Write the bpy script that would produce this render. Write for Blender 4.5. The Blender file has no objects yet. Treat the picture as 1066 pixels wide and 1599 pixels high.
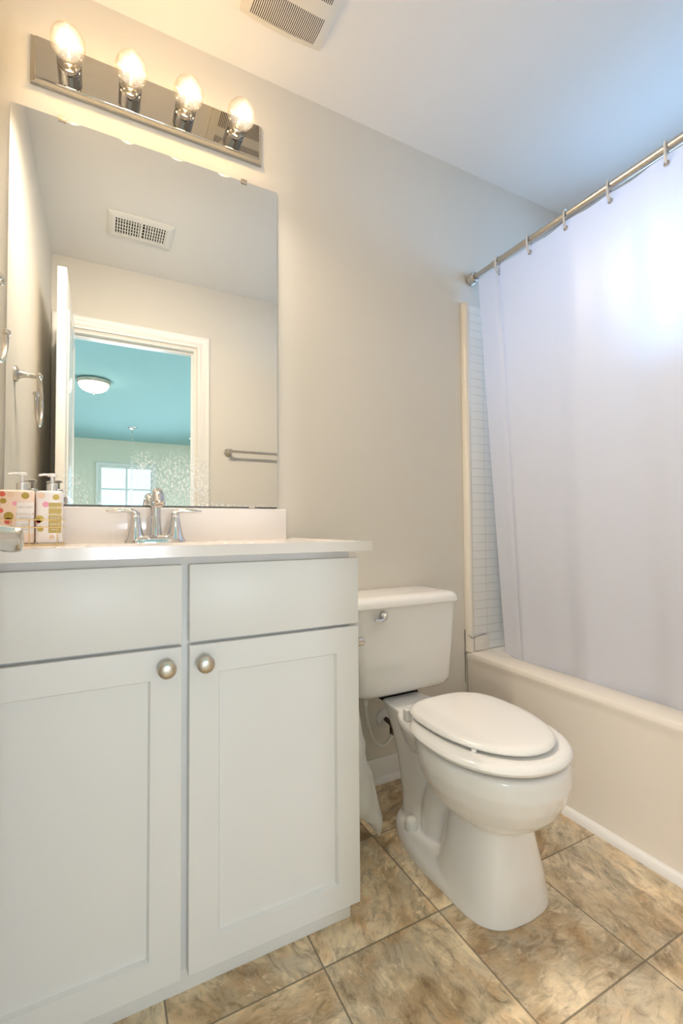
import bpy, bmesh, math, random
from math import sin, cos, pi, radians, copysign
from mathutils import Vector, Matrix, noise

random.seed(7)
scene = bpy.context.scene
C = scene.collection

# ------------------------------------------------------------------ camera
YAW, PITCH, ROLL = radians(27.524), radians(1.759), radians(-0.367)
cam_data = bpy.data.cameras.new('camera')
cam = bpy.data.objects.new('camera', cam_data)
C.objects.link(cam)
fw = Vector((sin(YAW) * cos(PITCH), cos(YAW) * cos(PITCH), sin(PITCH)))
rt = Vector((cos(YAW), -sin(YAW), 0))
up = rt.cross(fw)
rt2 = cos(ROLL) * rt + sin(ROLL) * up
up2 = -sin(ROLL) * rt + cos(ROLL) * up
M = Matrix((rt2, up2, -fw)).transposed().to_4x4()
M.translation = Vector((0, -1.4594, 0.9271))
cam.matrix_world = M
cam_data.sensor_fit = 'VERTICAL'
cam_data.sensor_height = 36.0
cam_data.sensor_width = 24.0
cam_data.lens = 36.0 * 720.3 / 1599.0
cam_data.clip_start = 0.01
scene.camera = cam

# ------------------------------------------------------------------ look
scene.view_settings.view_transform = 'Standard'
scene.view_settings.look = 'None'
scene.view_settings.gamma = 1.0
scene.view_settings.use_curve_mapping = False
scene.view_settings.exposure = 2.54
scene.cycles.max_bounces = 14
scene.cycles.diffuse_bounces = 6
scene.cycles.glossy_bounces = 6
scene.cycles.transmission_bounces = 8
scene.cycles.transparent_max_bounces = 16
scene.cycles.sample_clamp_indirect = 6.0
scene.cycles.caustics_reflective = False
scene.cycles.caustics_refractive = False

world = bpy.data.worlds.new('sky_world')
scene.world = world
world.use_nodes = True
wn = world.node_tree.nodes
bg = wn['Background']
bg.inputs['Color'].default_value = (0.50, 0.82, 1.0, 1)
bg.inputs['Strength'].default_value = 0.46


def area_light(name, loc, rot, sx, sy, power, col, spread=180):
    d = bpy.data.lights.new(name, 'AREA')
    d.shape = 'RECTANGLE'
    d.size, d.size_y = sx, sy
    d.energy = power
    d.color = col
    d.spread = radians(spread)
    o = bpy.data.objects.new(name, d)
    o.location = loc
    o.rotation_euler = rot
    C.objects.link(o)
    return o


# daylight at the bathroom and hall windows; side hall lamps are unseen added fill
area_light('bath_window_daylight', (2.30, -0.62, 1.93), (0, radians(90), 0), 0.60, 0.72, 1.75, (0.27, 0.52, 1.0))
area_light('hall_window_daylight', (0.39, -7.62, 0.60), (radians(90), 0, 0), 0.80, 1.0, 12, (0.90, 0.92, 1.0), 130)
area_light('hall_right_fill', (3.35, -4.4, 1.3), (0, radians(90 - 25), 0), 1.4, 3.6, 13, (0.68, 0.92, 1.0), 120)
area_light('hall_left_fill', (-1.55, -3.9, 1.3), (0, radians(-90 + 30), 0), 1.4, 3.0, 31, (0.86, 0.90, 1.0), 110)

# ------------------------------------------------------------------ materials
MATS = {}


def mat(name, col, rough=0.5, metal=0.0, spec=0.5, coat=0.0, bump=None, alpha=None, trans=0.0, ior=1.45, vary=0.0, vscale=3.0):
    m = bpy.data.materials.new(name)
    m.use_nodes = True
    nt = m.node_tree
    b = nt.nodes['Principled BSDF']
    b.inputs['Base Color'].default_value = (*col, 1)
    b.inputs['Roughness'].default_value = rough
    b.inputs['Metallic'].default_value = metal
    b.inputs['Specular IOR Level'].default_value = spec
    b.inputs['Coat Weight'].default_value = coat
    b.inputs['Coat Roughness'].default_value = 0.05
    b.inputs['Transmission Weight'].default_value = trans
    b.inputs['IOR'].default_value = ior
    tc = nt.nodes.new('ShaderNodeTexCoord')
    if vary:
        n = nt.nodes.new('ShaderNodeTexNoise')
        n.inputs['Scale'].default_value = vscale
        n.inputs['Detail'].default_value = 4
        nt.links.new(tc.outputs['Object'], n.inputs['Vector'])
        mx = nt.nodes.new('ShaderNodeMix')
        mx.data_type = 'RGBA'
        mx.inputs['A'].default_value = (*[c * (1 - vary) for c in col], 1)
        mx.inputs['B'].default_value = (*[min(1, c * (1 + vary)) for c in col], 1)
        nt.links.new(n.outputs['Fac'], mx.inputs['Factor'])
        nt.links.new(mx.outputs['Result'], b.inputs['Base Color'])
    if bump:
        sc, st = bump
        n = nt.nodes.new('ShaderNodeTexNoise')
        n.inputs['Scale'].default_value = sc
        n.inputs['Detail'].default_value = 3
        nt.links.new(tc.outputs['Object'], n.inputs['Vector'])
        bp = nt.nodes.new('ShaderNodeBump')
        bp.inputs['Strength'].default_value = st
        bp.inputs['Distance'].default_value = 0.001
        nt.links.new(n.outputs['Fac'], bp.inputs['Height'])
        nt.links.new(bp.outputs['Normal'], b.inputs['Normal'])
    MATS[name] = m
    return m


def emis(name, col, st):
    m = bpy.data.materials.new(name)
    m.use_nodes = True
    b = m.node_tree.nodes['Principled BSDF']
    b.inputs['Base Color'].default_value = (*col, 1)
    b.inputs['Emission Color'].default_value = (*col, 1)
    b.inputs['Emission Strength'].default_value = st
    return m


wall_paint = mat('wall_paint', (0.71, 0.68, 0.615), 0.55, spec=0.35, bump=(350, 0.06), vary=0.015, vscale=1.5)
ceil_paint = mat('ceiling_paint', (0.86, 0.85, 0.83), 0.9, spec=0.2, bump=(260, 0.08))
white_trim = mat('white_trim_paint', (0.82, 0.81, 0.78), 0.32, spec=0.5)
door_white = mat('door_paint', (0.82, 0.81, 0.78), 0.22, spec=0.5)
cab_white = mat('cabinet_paint', (0.80, 0.80, 0.79), 0.38, spec=0.45, bump=(500, 0.03))
marble = mat('cultured_marble', (0.84, 0.80, 0.77), 0.16, spec=0.5, coat=0.3)
porcelain = mat('porcelain', (0.84, 0.83, 0.81), 0.10, spec=0.55, coat=0.5)
seat_plastic = mat('seat_enamel', (0.87, 0.86, 0.83), 0.16, spec=0.5, coat=0.3)
tub_acrylic = mat('tub_acrylic', (0.80, 0.745, 0.66), 0.17, spec=0.5, coat=0.2)
chrome = mat('chrome', (0.70, 0.70, 0.71), 0.06, metal=1.0)
socket_chrome = mat('socket_chrome', (0.36, 0.35, 0.34), 0.08, metal=1.0)
bar_chrome = mat('bar_chrome', (0.50, 0.48, 0.44), 0.03, metal=1.0)
nickel = mat('brushed_nickel', (0.62, 0.57, 0.50), 0.27, metal=1.0)
dark_metal = mat('dark_bronze_valve', (0.10, 0.07, 0.05), 0.3, metal=0.8)
dark_gap = mat('dark_gap', (0.02, 0.018, 0.015), 0.9, spec=0.1)
caulk_dark = mat('dark_caulk', (0.06, 0.045, 0.03), 0.9)
fan_plastic = mat('fan_plastic', (0.78, 0.75, 0.68), 0.45)
white_plastic = mat('white_plastic', (0.85, 0.84, 0.82), 0.3)
hose_white = mat('hose_vinyl', (0.78, 0.76, 0.70), 0.4)
gold_wire = mat('gold_wire', (0.83, 0.66, 0.36), 0.25, metal=1.0)
carpet = mat('hall_carpet', (0.45, 0.40, 0.33), 0.95, bump=(200, 0.5), vary=0.15, vscale=60)
hall_ceil = mat('hall_ceiling_light_tint', (0.34, 0.56, 0.60), 0.9, spec=0.2)  # white ceiling; the cyan hall light is put into its colour
hall_paint = mat('hall_wall_paint', (0.82, 0.78, 0.66), 0.6)
mirror_edge = mat('mirror_edge_glass', (0.30, 0.34, 0.31), 0.1, metal=0.6)
mirror_black = mat('desilvered_edge', (0.03, 0.03, 0.03), 0.5)
peach_bottle = mat('peach_bottle', (0.88, 0.70, 0.58), 0.25)
white_bottle = mat('white_bottle', (0.86, 0.81, 0.79), 0.25)
label_white = mat('label_white', (0.86, 0.83, 0.83), 0.4)
label_gold = mat('label_gold', (0.42, 0.30, 0.08), 0.35, metal=0.3)
dot_red = mat('dot_red', (0.72, 0.14, 0.09), 0.35)
dot_gold = mat('dot_gold', (0.44, 0.31, 0.06), 0.3, metal=0.3)
dot_pink = mat('dot_pink', (0.86, 0.36, 0.50), 0.35)
dot_peach = mat('dot_peach', (0.82, 0.60, 0.44), 0.35)
text_gold = mat('text_gold', (0.50, 0.42, 0.30), 0.4)
silver = mat('silver_collar', (0.8, 0.8, 0.8), 0.15, metal=1.0)
filament = emis('filament_glow', (1.0, 0.70, 0.34), 17.0)
lamp_glow = emis('frosted_lamp_glow', (1.0, 0.93, 0.72), 2.2)
recess_glow = emis('recessed_lamp_glow', (1.0, 0.97, 0.9), 4.0)


def thin_glass(name, tint=(1, 1, 1), refl=0.06, rim=0.5, rimcol=(1, 1, 1), haze=0.0):
    """thin clear glass: straight-through with fresnel reflections"""
    m = bpy.data.materials.new(name)
    m.use_nodes = True
    nt = m.node_tree
    nt.nodes.clear()
    out = nt.nodes.new('ShaderNodeOutputMaterial')
    tr = nt.nodes.new('ShaderNodeBsdfTransparent')
    tr.inputs['Color'].default_value = (*tint, 1)
    gl = nt.nodes.new('ShaderNodeBsdfGlossy')
    gl.inputs['Roughness'].default_value = 0.02
    gl.inputs['Color'].default_value = (*rimcol, 1)
    fr = nt.nodes.new('ShaderNodeLayerWeight')
    fr.inputs['Blend'].default_value = 0.25
    mm = nt.nodes.new('ShaderNodeMath')
    mm.operation = 'MULTIPLY_ADD'
    nt.links.new(fr.outputs['Facing'], mm.inputs[0])
    mm.inputs[1].default_value = rim
    mm.inputs[2].default_value = refl
    mx = nt.nodes.new('ShaderNodeMixShader')
    nt.links.new(mm.outputs[0], mx.inputs['Fac'])
    nt.links.new(tr.outputs[0], mx.inputs[1])
    nt.links.new(gl.outputs[0], mx.inputs[2])
    if haze:
        tl = nt.nodes.new('ShaderNodeBsdfTranslucent')
        tl.inputs['Color'].default_value = (0.9, 0.85, 0.75, 1)
        m3 = nt.nodes.new('ShaderNodeMixShader')
        m3.inputs['Fac'].default_value = haze
        nt.links.new(mx.outputs[0], m3.inputs[1])
        nt.links.new(tl.outputs[0], m3.inputs[2])
        mx = m3
    nt.links.new(mx.outputs[0], out.inputs['Surface'])
    return m


bulb_glass = thin_glass('bulb_glass', (1.0, 0.95, 0.86), 0.08, 0.55, haze=0.003)
pane_glass = thin_glass('window_glass', (0.97, 0.99, 1.0), 0.03, 0.3)
ring_plastic = mat('clear_ring_plastic', (0.93, 0.93, 0.93), 0.12, coat=0.5, trans=0.25, ior=1.2)


def bag_material():
    m = bpy.data.materials.new('thin_white_plastic')
    m.use_nodes = True
    nt = m.node_tree
    b = nt.nodes['Principled BSDF']
    b.inputs['Base Color'].default_value = (0.90, 0.90, 0.89, 1)
    b.inputs['Roughness'].default_value = 0.3
    out = nt.nodes['Material Output']
    tl = nt.nodes.new('ShaderNodeBsdfTranslucent')
    tl.inputs['Color'].default_value = (0.85, 0.85, 0.83, 1)
    mx = nt.nodes.new('ShaderNodeMixShader')
    mx.inputs['Fac'].default_value = 0.35
    nt.links.new(b.outputs[0], mx.inputs[1])
    nt.links.new(tl.outputs[0], mx.inputs[2])
    nt.links.new(mx.outputs[0], out.inputs['Surface'])
    return m


bag_plastic = bag_material()


def curtain_material():
    m = bpy.data.materials.new('curtain_vinyl')
    m.use_nodes = True
    nt = m.node_tree
    b = nt.nodes['Principled BSDF']
    b.inputs['Base Color'].default_value = (0.90, 0.89, 0.90, 1)
    b.inputs['Roughness'].default_value = 0.35
    out = nt.nodes['Material Output']
    tl = nt.nodes.new('ShaderNodeBsdfTranslucent')
    tl.inputs['Color'].default_value = (0.76, 0.79, 0.92, 1)
    rf = nt.nodes.new('ShaderNodeBsdfRefraction')
    rf.inputs['Color'].default_value = (0.90, 0.93, 1.0, 1)
    rf.inputs['Roughness'].default_value = 0.88
    rf.inputs['IOR'].default_value = 1.25
    m1 = nt.nodes.new('ShaderNodeMixShader')
    m1.inputs['Fac'].default_value = 0.22
    nt.links.new(tl.outputs[0], m1.inputs[1])
    nt.links.new(rf.outputs[0], m1.inputs[2])
    m2 = nt.nodes.new('ShaderNodeMixShader')
    m2.inputs['Fac'].default_value = 0.45
    nt.links.new(b.outputs[0], m2.inputs[1])
    nt.links.new(m1.outputs[0], m2.inputs[2])
    nt.links.new(m2.outputs[0], out.inputs['Surface'])
    return m


curtain_vinyl = curtain_material()


def mirror_material():
    """silvered glass with a patch of dried water spots low down, right of the tap"""
    m = bpy.data.materials.new('mirror_silver')
    m.use_nodes = True
    nt = m.node_tree
    nt.nodes.clear()
    N, L = nt.nodes.new, nt.links.new
    out = N('ShaderNodeOutputMaterial')
    gl = N('ShaderNodeBsdfGlossy')
    gl.inputs['Color'].default_value = (0.81, 0.835, 0.825, 1)
    gl.inputs['Roughness'].default_value = 0.0
    df = N('ShaderNodeBsdfDiffuse')
    df.inputs['Color'].default_value = (0.93, 0.96, 0.97, 1)
    tc = N('ShaderNodeTexCoord')

    def blob(cx, cz, rx, rz):
        mp = N('ShaderNodeMapping')
        mp.inputs['Location'].default_value = (-cx / rx, 0, -cz / rz)
        mp.inputs['Scale'].default_value = (1 / rx, 0, 1 / rz)
        L(tc.outputs['Object'], mp.inputs['Vector'])
        ln = N('ShaderNodeVectorMath')
        ln.operation = 'LENGTH'
        L(mp.outputs[0], ln.inputs[0])
        mr = N('ShaderNodeMapRange')
        mr.inputs['From Min'].default_value = 1.0
        mr.inputs['From Max'].default_value = 0.2
        L(ln.outputs['Value'], mr.inputs['Value'])
        return mr.outputs[0]

    def mth(op, a, b):
        n = N('ShaderNodeMath')
        n.operation = op
        for i, v in enumerate((a, b)):
            if isinstance(v, (int, float)):
                n.inputs[i].default_value = v
            else:
                L(v, n.inputs[i])
        return n.outputs[0]

    a = blob(0.205, 1.06, 0.115, 0.11)
    b = blob(-0.06, 1.03, 0.05, 0.08)
    c = blob(0.15, 0.99, 0.50, 0.022)
    d = blob(0.115, 1.09, 0.05, 0.08)
    reg = mth('MAXIMUM', mth('MAXIMUM', a, mth('MULTIPLY', b, 0.6)), mth('MAXIMUM', mth('MULTIPLY', c, 0.7), mth('MULTIPLY', d, 0.9)))
    mp = N('ShaderNodeMapping')
    mp.inputs['Scale'].default_value = (1.0, 1.0, 0.55)
    L(tc.outputs['Object'], mp.inputs['Vector'])
    ns = N('ShaderNodeTexNoise')
    ns.inputs['Scale'].default_value = 190
    ns.inputs['Detail'].default_value = 2
    L(mp.outputs[0], ns.inputs['Vector'])
    mr = N('ShaderNodeMapRange')
    mr.inputs['From Min'].default_value = 0.48
    mr.inputs['From Max'].default_value = 0.58
    L(ns.outputs['Fac'], mr.inputs['Value'])
    spots = mth('MULTIPLY', mr.outputs[0], reg)
    ns2 = N('ShaderNodeTexNoise')
    ns2.inputs['Scale'].default_value = 22
    ns2.inputs['Detail'].default_value = 5
    L(mp.outputs[0], ns2.inputs['Vector'])
    smear = mth('MULTIPLY', mth('MULTIPLY', ns2.outputs['Fac'], reg), 0.18)
    fac = mth('MULTIPLY', mth('MINIMUM', mth('ADD', spots, smear), 1.0), 0.62)
    mx = N('ShaderNodeMixShader')
    L(fac, mx.inputs['Fac'])
    L(gl.outputs[0], mx.inputs[1])
    L(df.outputs[0], mx.inputs[2])
    L(mx.outputs[0], out.inputs['Surface'])
    return m


mirror_silver = mirror_material()


def floor_material():
    m = bpy.data.materials.new('stone_vinyl_tile')
    m.use_nodes = True
    nt = m.node_tree
    N, L = nt.nodes.new, nt.links.new
    b = nt.nodes['Principled BSDF']
    tc = N('ShaderNodeTexCoord')
    T = 0.305

    def vm(op, a, bv):
        n = N('ShaderNodeVectorMath')
        n.operation = op
        for i, v in enumerate((a, bv)):
            if isinstance(v, tuple):
                n.inputs[i].default_value = v
            elif v is not None:
                L(v, n.inputs[i])
        return n

    def mth(op, a, bb=0.0, cc=0.0):
        n = N('ShaderNodeMath')
        n.operation = op
        for i, v in enumerate((a, bb, cc)):
            if isinstance(v, (int, float)):
                n.inputs[i].default_value = v
            else:
                L(v, n.inputs[i])
        return n.outputs[0]

    def ramp(fac, stops):
        r = N('ShaderNodeValToRGB')
        els = r.color_ramp.elements
        els[0].position, els[0].color = stops[0][0], (*stops[0][1], 1)
        els[1].position, els[1].color = stops[-1][0], (*stops[-1][1], 1)
        for p, c in stops[1:-1]:
            e = els.new(p)
            e.color = (*c, 1)
        L(fac, r.inputs['Fac'])
        return r.outputs['Color']

    def mix(fac, a, bb, mode='MIX'):
        n = N('ShaderNodeMix')
        n.data_type = 'RGBA'
        n.blend_type = mode
        for k, v in (('Factor', fac), ('A', a), ('B', bb)):
            if isinstance(v, (int, float)):
                n.inputs[k].default_value = v
            elif isinstance(v, tuple):
                n.inputs[k].default_value = (*v, 1)
            else:
                L(v, n.inputs[k])
        return n.outputs['Result']

    sh = vm('ADD', tc.outputs['Object'], (-0.118 + 10 * T, 0.250 + 10 * T, 0)).outputs[0]
    sc = vm('SCALE', sh, None)
    sc.inputs['Scale'].default_value = 1 / T
    cell = vm('FLOOR', sc.outputs[0], None).outputs[0]
    frac = vm('FRACTION', sc.outputs[0], None).outputs[0]
    wn_ = N('ShaderNodeTexWhiteNoise')
    wn_.noise_dimensions = '3D'
    L(cell, wn_.inputs['Vector'])
    rnd, rcol = wn_.outputs['Value'], wn_.outputs['Color']
    off = vm('SCALE', rcol, None)
    off.inputs['Scale'].default_value = 37.0
    rot = N('ShaderNodeVectorRotate')
    rot.rotation_type = 'Z_AXIS'
    L(frac, rot.inputs['Vector'])
    L(mth('MULTIPLY', rnd, 19.0), rot.inputs['Angle'])
    rot.inputs['Center'].default_value = (0.5, 0.5, 0)
    P = vm('ADD', rot.outputs[0], off.outputs[0]).outputs[0]

    def nz(scale, detail, dist=0.0, vec=None, stretch=None, rough=0.55):
        n = N('ShaderNodeTexNoise')
        n.inputs['Scale'].default_value = scale
        n.inputs['Detail'].default_value = detail
        n.inputs['Distortion'].default_value = dist
        n.inputs['Roughness'].default_value = rough
        v = vec or P
        if stretch:
            mp = N('ShaderNodeMapping')
            mp.inputs['Scale'].default_value = stretch
            L(v, mp.inputs['Vector'])
            v = mp.outputs[0]
        L(v, n.inputs['Vector'])
        return n.outputs['Fac']

    big = nz(1.6, 5, 0.9)
    col = ramp(big, [(0.28, (0.20, 0.145, 0.085)), (0.42, (0.33, 0.255, 0.165)), (0.52, (0.42, 0.36, 0.265)), (0.66, (0.54, 0.475, 0.37)), (0.8, (0.44, 0.36, 0.25))])
    # slate grey patches and rusty clouds
    grey = nz(2.3, 3, 0.4)
    col = mix(mth('MULTIPLY', ramp(grey, [(0.46, (0, 0, 0)), (0.66, (1, 1, 1))]), 0.75), col, (0.34, 0.315, 0.26))
    rust = nz(2.9, 4, 1.2)
    col = mix(mth('MULTIPLY', ramp(rust, [(0.54, (0, 0, 0)), (0.72, (1, 1, 1))]), 0.6), col, (0.35, 0.225, 0.115))
    # streaky cleft grain, one direction per tile
    gr = nz(5.5, 10, 0.6, stretch=(1.0, 2.1, 1.0), rough=0.75)
    col = mix(0.85, col, ramp(gr, [(0.32, (0.36, 0.31, 0.25)), (0.5, (0.98, 0.98, 0.98)), (0.70, (1.3, 1.27, 1.22))]), 'MULTIPLY')
    flakes = nz(6.0, 8, 0.7, stretch=(1.0, 1.7, 1.0), rough=0.68)
    col = mix(mth('MULTIPLY', ramp(flakes, [(0.56, (0, 0, 0)), (0.66, (1, 1, 1))]), 0.5), col, (0.62, 0.55, 0.44))
    cr = mth('ABSOLUTE', mth('SUBTRACT', nz(1.7, 5, 0.5), 0.5))
    col = mix(mth('MULTIPLY', ramp(cr, [(0.0, (1, 1, 1)), (0.012, (0, 0, 0))]), 0.22), col, (0.12, 0.08, 0.045))
    # per-tile tone
    tone = mth('MULTIPLY_ADD', rnd, 0.62, 1.40)
    tn = N('ShaderNodeCombineColor')
    for i in range(3):
        L(mth('MULTIPLY', tone, (1.03, 0.985, 0.90)[i]), tn.inputs[i])
    col = mix(1.0, col, tn.outputs[0], 'MULTIPLY')
    # grout
    sx = N('ShaderNodeSeparateXYZ')
    L(frac, sx.inputs[0])
    ex = mth('MINIMUM', sx.outputs[0], mth('SUBTRACT', 1.0, sx.outputs[0]))
    ey = mth('MINIMUM', sx.outputs[1], mth('SUBTRACT', 1.0, sx.outputs[1]))
    e = mth('MINIMUM', ex, ey)
    g = mth('LESS_THAN', e, 0.0065)
    col = mix(mth('MULTIPLY', g, 0.8), col, (0.20, 0.16, 0.105))
    L(col, b.inputs['Base Color'])
    b.inputs['Roughness'].default_value = 0.42
    b.inputs['Specular IOR Level'].default_value = 0.4
    h = mth('ADD', mth('ADD', mth('MULTIPLY', gr, 0.7), mth('MULTIPLY', flakes, 0.5)), mth('MULTIPLY', g, -0.5))
    bp = N('ShaderNodeBump')
    bp.inputs['Strength'].default_value = 0.55
    bp.inputs['Distance'].default_value = 0.004
    L(h, bp.inputs['Height'])
    L(bp.outputs['Normal'], b.inputs['Normal'])
    return m


floor_tile = floor_material()


def surround_material():
    m = bpy.data.materials.new('moulded_tile_surround')
    m.use_nodes = True
    nt = m.node_tree
    N, L = nt.nodes.new, nt.links.new
    b = nt.nodes['Principled BSDF']
    b.inputs['Roughness'].default_value = 0.15
    tc = N('ShaderNodeTexCoord')
    sp = N('ShaderNodeSeparateXYZ')
    L(tc.outputs['Object'], sp.inputs[0])
    ad = N('ShaderNodeMath')
    ad.operation = 'ADD'
    L(sp.outputs[0], ad.inputs[0])
    L(sp.outputs[1], ad.inputs[1])
    cb = N('ShaderNodeCombineXYZ')
    L(ad.outputs[0], cb.inputs[0])
    L(sp.outputs[2], cb.inputs[1])
    br = N('ShaderNodeTexBrick')
    br.offset = 0.0
    br.inputs['Scale'].default_value = 1.0
    br.inputs['Brick Width'].default_value = 0.075
    br.inputs['Row Height'].default_value = 0.0343
    br.inputs['Mortar Size'].default_value = 0.0012
    br.inputs['Mortar Smooth'].default_value = 0.3
    br.inputs['Color1'].default_value = (0.82, 0.81, 0.78, 1)
    br.inputs['Color2'].default_value = (0.82, 0.81, 0.78, 1)
    br.inputs['Mortar'].default_value = (0.70, 0.69, 0.67, 1)
    L(cb.outputs[0], br.inputs['Vector'])
    L(br.outputs['Color'], b.inputs['Base Color'])
    bp = N('ShaderNodeBump')
    bp.inputs['Strength'].default_value = 0.8
    bp.inputs['Distance'].default_value = 0.002
    bp.invert = True
    L(br.outputs['Fac'], bp.inputs['Height'])
    L(bp.outputs['Normal'], b.inputs['Normal'])
    return m


surround_tile = surround_material()

# ------------------------------------------------------------------ geometry helpers
OFF = {}


def link(name, me, m, parent=None, smooth=True):
    o = bpy.data.objects.new(name, me)
    C.objects.link(o)
    if m is not None:
        me.materials.append(m)
    if parent is not None:
        o.parent = parent
    for p in me.polygons:
        p.use_smooth = smooth
    return o


def origin_of(o):
    v = Vector((0, 0, 0))
    while o is not None:
        v += Vector(o.location)
        o = o.parent
    return v


def obj(name, bm, m, parent=None, smooth=True, bevel=0.0, seg=2, sharp=True):
    """link a world-space bmesh as one object under its parent"""
    if parent is not None:
        bmesh.ops.translate(bm, verts=bm.verts, vec=-origin_of(parent))
    bmesh.ops.recalc_face_normals(bm, faces=bm.faces)
    if bevel:
        edges = [e for e in bm.edges if len(e.link_faces) == 2 and e.calc_face_angle(0) > radians(40)]
        bmesh.ops.bevel(bm, geom=edges, offset=bevel, segments=seg, affect='EDGES', profile=0.5, clamp_overlap=True)
    me = bpy.data.meshes.new(name)
    bm.to_mesh(me)
    bm.free()
    o = link(name, me, m, parent, smooth)
    if smooth and sharp:
        me.set_sharp_from_angle(angle=radians(38))
    return o


def thing(name, label, cat, loc=(0, 0, 0), group=None):
    o = bpy.data.objects.new(name, None)
    o.empty_display_size = 0.05
    C.objects.link(o)
    o.location = loc
    o['label'] = label
    o['category'] = cat
    if group:
        o['group'] = group
    return o


def tag(o, label, cat, group=None):
    o['label'] = label
    o['category'] = cat
    if group:
        o['group'] = group
    return o


def struct(o):
    o['kind'] = 'structure'
    return o


def box(bm, x0, x1, y0, y1, z0, z1):
    vs = [bm.verts.new((x, y, z)) for z in (z0, z1) for y in (y0, y1) for x in (x0, x1)]
    for f in ((0, 1, 3, 2), (4, 6, 7, 5), (0, 4, 5, 1), (2, 3, 7, 6), (0, 2, 6, 4), (1, 5, 7, 3)):
        bm.faces.new([vs[i] for i in f])
    return vs


def boxo(name, x0, x1, y0, y1, z0, z1, m, parent=None, bevel=0.0, seg=2):
    bm = bmesh.new()
    box(bm, min(x0, x1), max(x0, x1), min(y0, y1), max(y0, y1), z0, z1)
    return obj(name, bm, m, parent, bevel=bevel, seg=seg)


def loft(bm, rings, cap0=True, cap1=True, closed=False):
    rv = [[bm.verts.new(p) for p in r] for r in rings]
    n = len(rings[0])
    pairs = list(zip(rv[:-1], rv[1:]))
    if closed:
        pairs.append((rv[-1], rv[0]))
    for a, b in pairs:
        for i in range(n):
            j = (i + 1) % n
            bm.faces.new((a[i], a[j], b[j], b[i]))
    if not closed:
        if cap0:
            bm.faces.new(list(reversed(rv[0])))
        if cap1:
            bm.faces.new(rv[-1])
    return rv


def frame_for(d):
    d = Vector(d).normalized()
    a = Vector((0, 0, 1)) if abs(d.z) < 0.9 else Vector((1, 0, 0))
    u = d.cross(a).normalized()
    return u, u.cross(d).normalized()


def lathe(bm, prof, base, axis, n=32, cap0=True, cap1=True):
    """prof: (radius, distance along axis)"""
    base, axis = Vector(base), Vector(axis).normalized()
    u, v = frame_for(axis)
    rings = []
    for r, t in prof:
        r = max(r, 1e-4)
        rings.append([base + axis * t + (u * cos(2 * pi * i / n) + v * sin(2 * pi * i / n)) * r for i in range(n)])
    loft(bm, rings, cap0, cap1)


def tube(bm, pts, rad, n=12, closed=False, flat=None):
    """round (or flattened) tube along points; rad a number or list"""
    pts = [Vector(p) for p in pts]
    rads = rad if isinstance(rad, (list, tuple)) else [rad] * len(pts)
    rings = []
    pu = None
    N_ = len(pts)
    for i, p in enumerate(pts):
        if closed:
            d = pts[(i + 1) % N_] - pts[i - 1]
        else:
            d = pts[min(i + 1, N_ - 1)] - pts[max(i - 1, 0)]
        d.normalize()
        if pu is None:
            u, v = frame_for(d)
        else:
            u = (pu - d * pu.dot(d)).normalized()
            v = u.cross(d).normalized()
        pu = u
        r = rads[i]
        ra, rb = r if isinstance(r, (list, tuple)) else (r, r)
        rings.append([p + u * (cos(2 * pi * k / n) * ra) + v * (sin(2 * pi * k / n) * rb) for k in range(n)])
    loft(bm, rings, closed=closed)


def bez(p0, p1, p2, p3, n=12):
    p0, p1, p2, p3 = map(Vector, (p0, p1, p2, p3))
    return [p0 * (1 - t) ** 3 + p1 * 3 * t * (1 - t) ** 2 + p2 * 3 * t * t * (1 - t) + p3 * t ** 3 for t in [i / n for i in range(n + 1)]]


def catmull(pts, n=8):
    pts = [Vector(p) for p in pts]
    P = [pts[0] * 2 - pts[1]] + pts + [pts[-1] * 2 - pts[-2]]
    out = []
    for i in range(1, len(P) - 2):
        a, b, c, d = P[i - 1:i + 3]
        for k in range(n):
            t = k / n
            out.append(0.5 * (2 * b + (c - a) * t + (2 * a - 5 * b + 4 * c - d) * t * t + (3 * b - a - 3 * c + d) * t ** 3))
    out.append(pts[-1])
    return out


def egg(cx, cy, z, hx, lf, lb, n=2.0, N_=48, nb=None):
    """superellipse ring; front is -y (length lf), back is +y (length lb)"""
    r = []
    for i in range(N_):
        a = 2 * pi * i / N_
        c, s = cos(a), sin(a)
        ly, e = (lb, nb or n) if s > 0 else (lf, n)
        r.append(Vector((cx + hx * copysign(abs(c) ** (2 / e), c), cy + ly * copysign(abs(s) ** (2 / e), s), z)))
    return r


def rrect(x0, x1, y0, y1, z, r, k=6):
    r = min(r, (x1 - x0) / 2 - 1e-4, (y1 - y0) / 2 - 1e-4)
    pts = []
    for cx, cy, a0 in ((x1 - r, y1 - r, 0), (x0 + r, y1 - r, pi / 2), (x0 + r, y0 + r, pi), (x1 - r, y0 + r, 3 * pi / 2)):
        for i in range(k + 1):
            a = a0 + (pi / 2) * i / k
            pts.append(Vector((cx + r * cos(a), cy + r * sin(a), z)))
    return pts


def sweep_mitre(bm, path, prof, normal):
    """path: corner points in one plane; prof: (inward offset a, height b along normal); mitred corners"""
    path = [Vector(p) for p in path]
    nrm = Vector(normal)
    rings = []
    for i, p in enumerate(path):
        d0 = (path[i] - path[i - 1]).normalized() if i > 0 else (path[1] - path[0]).normalized()
        d1 = (path[i + 1] - path[i]).normalized() if i < len(path) - 1 else d0
        s0, s1 = nrm.cross(d0), nrm.cross(d1)
        s = s0 + s1
        s = s / max(s.dot(s0), 1e-6)
        rings.append([p + s * a + nrm * b for a, b in prof])
    loft(bm, rings)


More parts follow.
